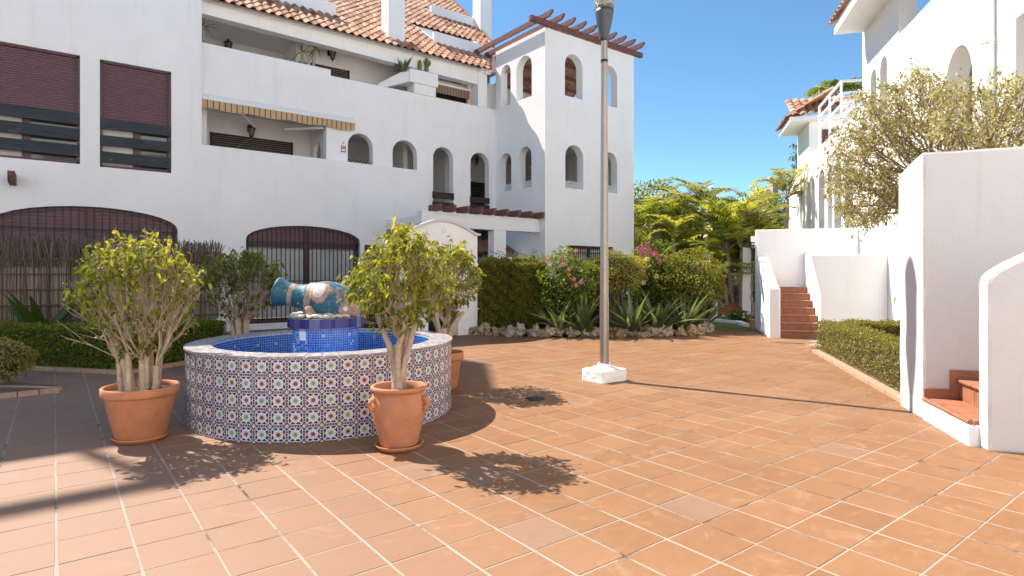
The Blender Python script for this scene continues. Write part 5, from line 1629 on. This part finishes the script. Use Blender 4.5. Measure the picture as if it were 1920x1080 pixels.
for k,(x,Y,nn,sc,lab) in enumerate(((1045,14.4,34,(.85,1.2),'bird-of-paradise clump under the pink hibiscus by the tall hedge'),
                        (1092,14.3,32,(.85,1.25),'bird-of-paradise clump just left of the lamp post'),
                        (1182,14.35,38,(.85,1.3),'bird-of-paradise clump just right of the lamp post'),
                        (1232,14.5,40,(.9,1.3),'bird-of-paradise clump with pale leaves below the bougainvillea'),
                        (1283,15.0,40,(.9,1.3),'bird-of-paradise clump below the large round shrub'),
                        (1316,15.6,30,(.8,1.15),'low arching clump at the right end of the rock border'))):
    c = at_depth(x, 600, Y)
    blade_plant('strelitzia', (c[0],c[1],.12), lab, strap, nn, 'bird of paradise', (.55,1.5), .16, 'strap-leaved clumps in the middle bed', sc=sc)
small = [blade_mesh(.3,.06,.3,M['strap_leaf'],x) for x in (.5,.9)]; small2 = [blade_mesh(.25,.06,.2,M['fig_leaf'],x) for x in (.3,.8)]
for x,Y,ms,lab in ((1075,14.2,small,'small grey green rosette low in front of the hibiscus'),(1105,14.15,small2,'small bright green seedling left of the lamp base'),(1145,14.15,small2,'small bright tuft right behind the lamp post'),(1205,14.2,small,'low grey rosette among the rocks right of the lamp')):
    c = at_depth(x, 610, Y); blade_plant('low_plant', (c[0],c[1],.13), lab, ms, 16, 'plant', (.4,1.3), .08)
c = gnd(1385,607); dz = shrub('daisy_bush', 'small daisy bush with white flowers at the foot of the palms', (c[0],c[1],.2), .32, .22, 1400, .05, M['green_leaf'], M['core'])
flowers(dz, [np.array([c[0],c[1],.26])+rng.normal(0,1,3)*np.array([.16,.16,.05]) - np.array([.15,.15,0]) for _ in range(12)], .035, M['alu'], 'flower', 6)

# ------------------------------------------------------------------ palms
def frond_np(base, az, el, L, droop, n, leafl, lw, tint, vee=.5, ang=.9, droopl=.3):
    s = np.linspace(0, 1, 13)
    h = np.array([math.cos(az), math.sin(az), 0.0])
    pts = []; p = np.array(base, float); e = el
    for i in range(12):
        pts.append(p.copy()); e -= droop/12*(.5+1.5*i/12); p = p + (h*math.cos(e)+np.array([0,0,math.sin(e)]))*L/12
    pts.append(p); pts = np.array(pts)
    rach = MB(); rach.tube([tuple(x) for x in pts[::2]], [.014*L**.5*(1-.8*k/6) for k in range(7)], 4, cap=False)
    u = np.linspace(.16, .99, n); P = np.stack([np.interp(u, s, pts[:,k]) for k in range(3)], 1)
    tg = norm(np.stack([np.interp(u, s, np.gradient(pts[:,k])) for k in range(3)], 1))
    side = np.array([-h[1], h[0], 0.0]); upv = norm(np.cross(np.broadcast_to(side, tg.shape), tg)*-1)
    upv[upv[:,2] < 0] *= -1
    out = []
    ll = leafl*(np.sin(np.pi*(.18+.78*u))**.7)
    for sg in (1,-1):
        D = norm(side*sg*math.sin(ang) + tg*math.cos(ang) + upv*vee*.5 + rng.normal(0,.10,(n,3)))
        out.append(blades_np(P, D, ll*rng.uniform(.85,1.1,n), lw, np.clip(tint+rng.normal(0,.15,n),0,1), droopl))
    return out, rach
def blades_np(P, D, L, w, tint, droop):
    n = len(P); sd = norm(np.cross(D, np.array([0,0,1.0])+rng.normal(0,.35,(n,3)))); L = L[:,None]; dz = np.array([0,0,-1.0])
    m = P + D*L*.5 + dz*droop*L*.2; t = P + D*L*.95 + dz*droop*L
    V = np.stack([P-sd*w*.3, P+sd*w*.3, m-sd*w*.5, m+sd*w*.5, t], 1).reshape(-1,3); b = np.arange(n)*5
    T_ = np.stack([np.stack([b,b+1,b+3],1),np.stack([b,b+3,b+2],1),np.stack([b+2,b+3,b+4],1)],1).reshape(-1,3)
    return V, T_, np.repeat(tint,5)
def palm(label, base, stems, mat, nf, L, leafl, lw, n=38, group='palms beyond the garden bed', r=.06, el=(.3,1.35), droop=1.3, droopl=.18, name='palm_tree', tint=.45, old=0):
    """stems: list of (top point, radius); crown at the top of each"""
    t = thing(name, (base[0],base[1],0), label, 'palm', group)
    tk = MB(); fr = []; ra = MB()
    for (b0, top, rr) in stems:
        b0 = np.array(b0, float); top = np.array(top, float)
        k = 8; pts = [b0+(top-b0)*i/k+np.array([0,0,-.03*math.sin(math.pi*i/k)])+rng.normal(0,.012,3) for i in range(k+1)]
        tk.tube(pts, [rr*(1.25-.45*i/k) for i in range(k+1)], 8)
        for i in range(1,k*2):
            f = i/(k*2); c_ = b0+(top-b0)*f; 
        for q in range(nf):
            az = q*2.39996+rng.normal(0,.25); e = el[0]+(el[1]-el[0])*rng.random()**.8
            o_, rc = frond_np(top, az, e, L*rng.uniform(.75,1.1), droop*rng.uniform(.7,1.3), n, leafl, lw, np.clip(tint+rng.normal(0,.2),0,1), droopl=droopl)
            fr += o_; ra.merge(rc)
    obj('trunk', tk, M['palmtrunk'], t, smooth=True)
    obj('frond_ribs', ra, M['twig'], t)
    put_np('crown', fr, mat, t)
    return t
def g3(x, Y, z): 
    p = at_depth(x, 500, Y); return np.array([p[0],p[1],z])
def ztop(y, Y): return EYE+(Y0-y)/F*Y
# round feathery palm beside the tower
palm('stocky palm with dense drooping yellow green crown beside the tower', g3(1228,26.5,0), [(g3(1228,26.5,0), g3(1230,26.5,ztop(425,26.5)), .25)], M['palm_leaf'], 38, 2.8, .70, .055, 42, el=(.1,1.5), droop=1.5, droopl=.35, tint=.5)
palm('slim palm with arching fronds leaning toward the open sky', g3(1325,25,0), [(g3(1330,25,0), g3(1318,25,ztop(392,25)), .11)], M['palm_grey'], 15, 2.3, .62, .06, 30, el=(.1,1.35), droop=1.5)
palm('low feathery palm behind the magenta bougainvillea', g3(1272,24,0), [(g3(1272,24,0), g3(1262,24,ztop(440,24)), .08)], M['palm_leaf'], 15, 1.45, .36, .038, 30, el=(.2,1.4), droop=1.4, tint=.6)
# clump with many slanting stems
cb_ = g3(1385,21.3,0); st_ = []
for (x0, x1, y1, dy) in ((1372,1368,440,0),(1378,1363,470,-.2),(1384,1384,500,.1),(1392,1398,505,.3),(1398,1412,442,0),(1402,1418,480,.4),(1388,1390,470,-.4),(1380,1375,520,.2)):
    Y = 21.3+dy
    st_.append((g3(x0,Y,0), g3(x1,Y+dy,ztop(y1,Y)), .065))
pc = palm('clustered palm with many slanting ringed stems beside the white stair wall', cb_, st_[:4], M['palm_leaf'], 13, 2.25, .58, .06, 32, el=(.45,1.5), droop=1.1, tint=.5)
palm('palm with upright spear frond growing nearest the white stair wall', g3(1402,21.3,0), st_[4:6], M['palm_grey'], 14, 2.1, .58, .06, 30, el=(.3,1.55), droop=1.4, tint=.5)
palm('low arching palm with feathery fronds reaching the ground left of the stair wall', g3(1412,20.2,0), [(g3(1412,20.2,0), g3(1408,20.2,ztop(515,20.2)), .05)], M['palm_grey'], 12, 1.35, .42, .045, 30, el=(.25,1.45), droop=1.5, tint=.55)
palm('short palms crowded behind the clustered stems', g3(1385,22.2,0), st_[6:], M['palm_leaf'], 14, 2.0, .55, .06, 30, el=(.3,1.45), droop=1.3, tint=.65)
# bare slanting stems at the foot of the clump
mb = MB()
for x0,x1,y1 in ((1368,1340,545),(1373,1355,530),(1396,1432,545),(1392,1428,575)):
    mb.tube([g3(x0,21.0,0), g3((x0+x1)/2,21.0,ztop((594+y1)/2+6,21.0)), g3(x1,21.0,ztop(y1,21.0))], [.075,.06,.05], 8)
o = obj('slanting_stems', mb, M['palmtrunk'], pc, smooth=True)
palm('tall palm with silvery fronds before the far white house', g3(1470,22,0), [(g3(1470,22.5,0), g3(1476,22.5,ztop(372,22.5)), .09)], M['palm_grey'], 14, 2.1, .56, .055, 28, el=(.2,1.4), droop=1.4)
palm('fan-like palm showing above the tiled roof of the far house', g3(1560,32,0), [(g3(1560,33,3), g3(1563,33,ztop(178,33)), .18)], M['palm_leaf'], 13, 1.9, .8, .07, 26, el=(.0,1.4), droop=1.3, droopl=.7, tint=.15)
# trees and shrubs that fill the background
for x,Y,z,rx,rz_,n,lab,m_ in ((1215,32,4.2,2.6,2.0,6500,'leafy tree with sunlit top directly behind the stocky palm','fig_leaf'),(1330,32,2.8,2.6,1.7,6500,'dark leafy tree behind the slim palm','green_leaf'),(1420,31,3.4,2.8,2.0,7000,'broad tree behind the clustered palms','green_leaf'),(1375,27,1.5,2.0,1.5,5000,'bushy undergrowth tree behind the palm stems','fig_leaf'),(1300,26,1.7,1.7,1.3,4500,'leafy shrub tree behind the round clipped shrub','fig_leaf'),(1466,27,1.8,1.6,1.8,3500,'shrubby tree by the corner of the far house','green_leaf')):
    c = g3(x,Y,z); shrub('leafy_tree', lab, tuple(c), rx, rz_, n, .22, M[m_], M['core'], 'tree', lump=.25, core_s=.72, stems=3, aspect=.4)
t = thing('far_house', tuple(g3(1215,38,0)), 'pale white house wall glimpsed between the tower and the palms', 'house')
c = g3(1180,37,0); mb = MB(); d = np.array([CS,-SN,0])
mb.prism([tuple(c),tuple(c+d*4.2),tuple(c+d*4.2+np.array([0,0,2.9])),tuple(c+np.array([0,0,2.9]))], (SN*4,CS*4,0)); obj('wall', mb, W, t)
c2 = c+d*3.0; mb = MB(); mb.prism([tuple(c2+np.array([0,0,.4])),tuple(c2+d*.9+np.array([0,0,.4])),tuple(c2+d*.9+np.array([0,0,2.1])),tuple(c2+np.array([0,0,2.1]))], (-SN*.03,-CS*.03,0)); obj('window', mb, M['shutter_dark'], t)
t = thing('far_chimney_house', tuple(g3(1432,38,0)), 'distant roof with small stone chimney above the palms', 'house')
c = g3(1405,38,0); mb = MB(); mb.prism([tuple(c+np.array([0,0,4.0])),tuple(c+d*2.6+np.array([0,0,4.0])),tuple(c+d*1.3+np.array([0,0,6.9]))], (SN*3,CS*3,0)); obj('roof', mb, M['roof'], t)
c3 = c+d*1.5; mb = MB(); mb.prism([tuple(c3+np.array([0,0,6.0])),tuple(c3+d*.35+np.array([0,0,6.0])),tuple(c3+d*.35+np.array([0,0,7.6])),tuple(c3+np.array([0,0,7.6]))], (SN*.4,CS*.4,0)); obj('chimney', mb, M['stone2'], t)
mb = MB(); mb.prism([tuple(c),tuple(c+d*2.6),tuple(c+d*2.6+np.array([0,0,4.0])),tuple(c+np.array([0,0,4.0]))], (SN*3,CS*3,0)); obj('wall', mb, W, t)

# ------------------------------------------------------------------ pale tree hanging over the right-hand wall
def over_tree():
    base = np.array(pq(9.2, 4.0, 0)); t = thing('overhanging_tree', tuple(base), 'wide pale-leaved tree with bare twigs hanging over the tall white wall', 'tree')
    tr = Tree(); tips = []
    def inside(x, y):
        # outline as seen from the plaza
        top = np.interp(x, [1540,1575,1610,1660,1730,1800,1870,1990,2100], [330,225,170,150,118,150,145,110,150])
        bot = np.interp(x, [1540,1560,1600,1660,1690,1720,2100], [345,395,430,425,380,330,330])
        return top < y < bot
    while len(tips) < 2100:
        x, y = rng.uniform(1545,2080), rng.uniform(110,436)
        if not inside(x, y): continue
        Y = rng.uniform(6.6,9.9) if x > 1740 else rng.uniform(7.9,9.9); y += rng.normal(0,9); x += rng.normal(0,9)
        p = at_depth(x, y, Y)
        q_ = p[0]*QD[0]+p[1]*QD[1]
        if q_ > 4.5 or q_ < 1.9 or p[0]*PD[0]+p[1]*PD[1] < 7.75: continue
        tips.append(p)
    tips = np.array(tips)
    tr.mb.tube([base, base+np.array([-.05,.05,1.3]), base+np.array(pq(-.1,-.3,2.1))], [.11,.09,.07], 9)
    tr.grow(base+np.array(pq(-.1,-.3,2.1)), tips, 0, (10,7,6), (.5,.55,.55), .0026, wob=.10)
    obj('trunk', tr.mb, M['twig_warm'], t, smooth=True); obj('twigs', tr.tw, M['twig_warm'], t)
    tp = np.array([x for x,_ in tr.tips]); td = np.array([x for _,x in tr.tips]); n = 19000
    w = rng.gamma(1.5,1,len(tp)); idx = rng.choice(len(tp), n, p=w/w.sum())
    P = tp[idx] - td[idx]*(rng.random(n)**1.2*.16)[:,None] + rng.normal(0,.035,(n,3))
    D = td[idx]*.4+rand_dir(n)*.8+np.array([0,0,-.25]); LL = .046*rng.uniform(.7,1.35,n)
    put_np('leaves', leaf_cloud(P, D, LL, LL*.55, np.clip(rng.normal(.5,.24,n),0,1), .2, .3, 2), M['over_leaf'], t)
over_tree()
# slender tree branch by the far house
c = g3(1492,27,ztop(330,27))
t = thing('climbing_vine', tuple(c), 'wispy green climber at the left corner of the far white house', 'climber')
n = 120; P = np.array([g3(1492+rng.normal(0,4),25.5,ztop(rng.uniform(270,335),25.5)) for _ in range(n)]); put_np('leaves', leaf_cloud(P, rand_dir(n), .16, .08, rng.random(n), .2,.3,1), M['green_leaf'], t)

# ------------------------------------------------------------------ awnings, lanterns, signs, terrace plants
def awning(label, u0, u1, v, z, h, proj, base, stripe, n, scallop=.04):
    t = thing('awning', ((u0+u1)/2, v, z), label, 'awning')
    m = MB(); m2 = MB()
    for k in range(n):
        a, b = u0+(u1-u0)*k/n, u0+(u1-u0)*(k+1)/n
        j = scallop*math.sin(k*.9)
        j2 = scallop*math.sin((k+1)*.9)
        zz = lambda u: z
        w = (b-a)*.16
        m.add([(a+w,v,z-h+j),(b,v,z-h+j2),(b,v,z),(a+w,v,z)], [(0,1,2,3)])
        m2.add([(a,v,z-h+j),(a+w,v,z-h+j),(a+w,v,z),(a,v,z)], [(0,1,2,3)])
    for mm, nm, mt in ((m,'valance',base),(m2,'stripes',stripe)):
        o = obj(nm, mm, mt, t); s = o.modifiers.new('t','SOLIDIFY'); s.thickness = .006
    m = MB(); m.box((u0-.02,v-.03,z),(u1+.02,v+.05,z+.07)); m.add([(u0,v,z+.01),(u1,v,z+.01),(u1,v+proj,z+.22),(u0,v+proj,z+.22)], [(0,1,2,3)]); obj('case', m, M['alu'], t)
    return t
aw = awning('tan striped awning with wavy valance over the lower terrace', 2.99, 7.14, B-.10, 6.0, .22, .12, M['awning'], M['stripe'], 29, .02)
m = MB(); m.beam((3.9,B+.06,5.90),(4.55,B+.9,5.72), .05, .06); m.beam((6.22,B+.03,5.76),(5.4,B+.9,5.76), .05, .07); obj('folding_arm', m, M['alu'], aw)
aw2 = awning('grey brown striped awning on the upper terrace beside the tower', 9.9, 11.6, B+.45, 7.92, .28, .12, M['awning2'], M['stripe'], 15, .0)
def lantern(c, label, s=1.0, hang=True):
    t = thing('wall_lantern', c, label, 'lantern', 'black wall lanterns on the terraces')
    m = MB(); m.lathe([(.0,.30),(.02,.29),(.03,.25),(.12,.19),(.13,.17),(.11,.165)], (0,0,0), 6); m.lathe([(.055,-.06),(.06,-.04),(.03,-.10),(0,-.14)], (0,0,0), 6)
    for k in range(6):
        a = k*math.pi/3; m.tube([(.055*math.cos(a),.055*math.sin(a),-.05),(.105*math.cos(a),.105*math.sin(a),.17)], .009, 4)
    m.tube([(0,.26,.22),(0,.12,.36),(0,.0,.29)], .014, 6); m.box((-.05,.25,.12),(.05,.28,.32))
    o = put('frame', mesh('frame', m, M['iron']), t); o.scale = (s,s,s)
    g_ = MB(); g_.lathe([(.05,-.05),(.095,.165)], (0,0,0), 6); o = put('lantern_glass', mesh('lantern_glass', g_, M['awning2']), t); o.scale = (s,s,s)
    return t
lantern((4.62,18.9-.28,5.62), 'black wall lantern over the long dark shutter of the lower terrace')
lantern((6.83,18.3-.28,8.2), 'black wall lantern beside the upper terrace shutter under the eaves')
lantern((4.12,19.5-.28,8.2), 'black wall lantern partly hidden by the upper parapet at the left')
lantern((11.4,18.3-.28,8.12), 'black wall lantern under the grey brown awning beside the tower')
t = thing('alarm_sign', (6.826,B-.01,5.24), 'small red and white alarm plaque beside the first arch of the arcade', 'sign')
m = MB(); m.box((6.75,B-.012,5.12),(6.89,B-.002,5.31)); obj('plate', m, glaze('sign_red', (.34,.035,.035)), t)
m = MB(); m.box((6.762,B-.015,5.15),(6.878,B-.0125,5.215)); m.box((6.765,B-.015,5.25),(6.875,B-.0125,5.262)); m.box((6.765,B-.015,5.275),(6.86,B-.0125,5.285)); obj('lettering', m, M['alu'], t)
m = MB(); m.lathe([(.0,.03),(.022,.02),(.028,0)], (6.82,B-.012,5.38), 10); obj('siren_light', m, M['iron'], t)
t = thing('agency_sign', (6.02,18.27,7.9), 'small blue white and dark red sign between the two yuccas on the upper terrace', 'sign')
P_ = on_v(568,126,18.26); m = MB(); m.box((P_[0]-.13,18.26,P_[2]-.2),(P_[0]+.13,18.275,P_[2]+.17)); obj('board', m, glaze('sign_blue', (.10,.34,.68)), t)
m = MB(); m.box((P_[0]-.13,18.25,P_[2]-.2),(P_[0]+.13,18.259,P_[2]-.08)); obj('lower_band', m, glaze('sign_maroon', (.17,.03,.06)), t)
m = MB(); m.box((P_[0]-.05,18.248,P_[2]-.02),(P_[0]+.06,18.259,P_[2]+.02)); m.box((P_[0]-.09,18.244,P_[2]-.16),(P_[0]+.09,18.2495,P_[2]-.125)); obj('lettering', m, M['alu'], t)
def yucca(x, y, ytop, V, label, n=16, L=.42, lean=0.0):
    b = on_v(x, y, V); tp = on_v(x+lean, ytop, V)
    t = thing('yucca', tuple(b), label, 'yucca'); m = MB(); m.tube([tuple(b-np.array([0,0,.3])), tuple((b+tp)/2), tuple(tp)], [.045,.05,.04], 7); obj('trunk', m, M['palmtrunk'], t)
    me = [blade_mesh(L,.032,c_,M['strap_leaf'],x_,5,.2) for c_,x_ in ((.1,.3),(.4,.5),(.7,.2))]
    for k in range(n):
        a = k*2.4; o = put('leaf', me[k%3], t, Vector(tp)-Vector(b)); o.rotation_euler = (Matrix.Rotation(a,4,'Z')@Matrix.Rotation(rng.uniform(-.5,1.35),4,'X')).to_euler()
    return t
yucca(567,118,98,B+.5,'thin yucca with drooping blades left of its twin on the upper parapet', 16, .5)
yucca(586,122,92,B+.5,'thicker-stemmed yucca leaning beside the upper terrace shutter', 20, .55, 6)
yucca(381,78,50,B+.4,'yucca at the far left end of the upper terrace', 16, .45)
t = blade_plant('agave', tuple(on_v(757,134,B-.04)), 'spiky agave spilling over the white parapet planter', [blade_mesh(.55,.10,.1,M['strap_leaf'],x) for x in (.2,.5,.9)], 30, 'agave', (.0,1.3), .06, sc=(.7,1.05))
for x,y0,y1,lab,r_ in ((787,131,112,'short stubby cactus in the parapet planter',.06),(800,133,108,'taller lobed cactus in the parapet planter',.06)):
    b = on_v(x,y0,B-.06); tp = on_v(x,y1,B-.06); t = thing('cactus', tuple(b), lab, 'cactus'); H_ = tp[2]-b[2]
    m = MB(); m.lathe([(0,-.1),(r_,-.05),(r_*1.1,H_*.5),(r_*.8,H_*.9),(0,H_)], (0,0,0), 20, wob=lambda a, z: .18*math.cos(5*a))
    if x == 800: 
        for a, z in ((0,.18),(2.5,.25),(4.2,.12)): m.tube([(r_*math.cos(a),r_*math.sin(a),z),(r_*2.1*math.cos(a),r_*2.1*math.sin(a),z+.08),(r_*2*math.cos(a),r_*2*math.sin(a),z+.18)], [.03,.035,.02], 7)
    cm_ = flat('cactus_skin', (.14,.17,.035), .6); put('body', mesh('body', m, cm_, True), t)
t = thing('banana_leaf_plant', tuple(on_v(440,280,B+.6)), 'single green blade leaning against the dark terrace shutter', 'plant')
o = put('leaf', blade_mesh(.75,.09,.1,M['palm_leaf'],.5), t); o.rotation_euler = (Matrix.Rotation(-math.pi/2-.1,4,'Z')@Matrix.Rotation(.75,4,'X')).to_euler()
# rafter end sticking out of the left block
t = thing('rafter_end', (-.8,A,3.45), 'brown rafter end jutting from the wall above the reed fence', 'rafter')
m = MB(); notched(m, (-.70,A-.04,3.42), (-.70,A-.8,3.42), .12, .22, .1); m.merge(MB()); obj('rafter', m, M['rafter'], t)
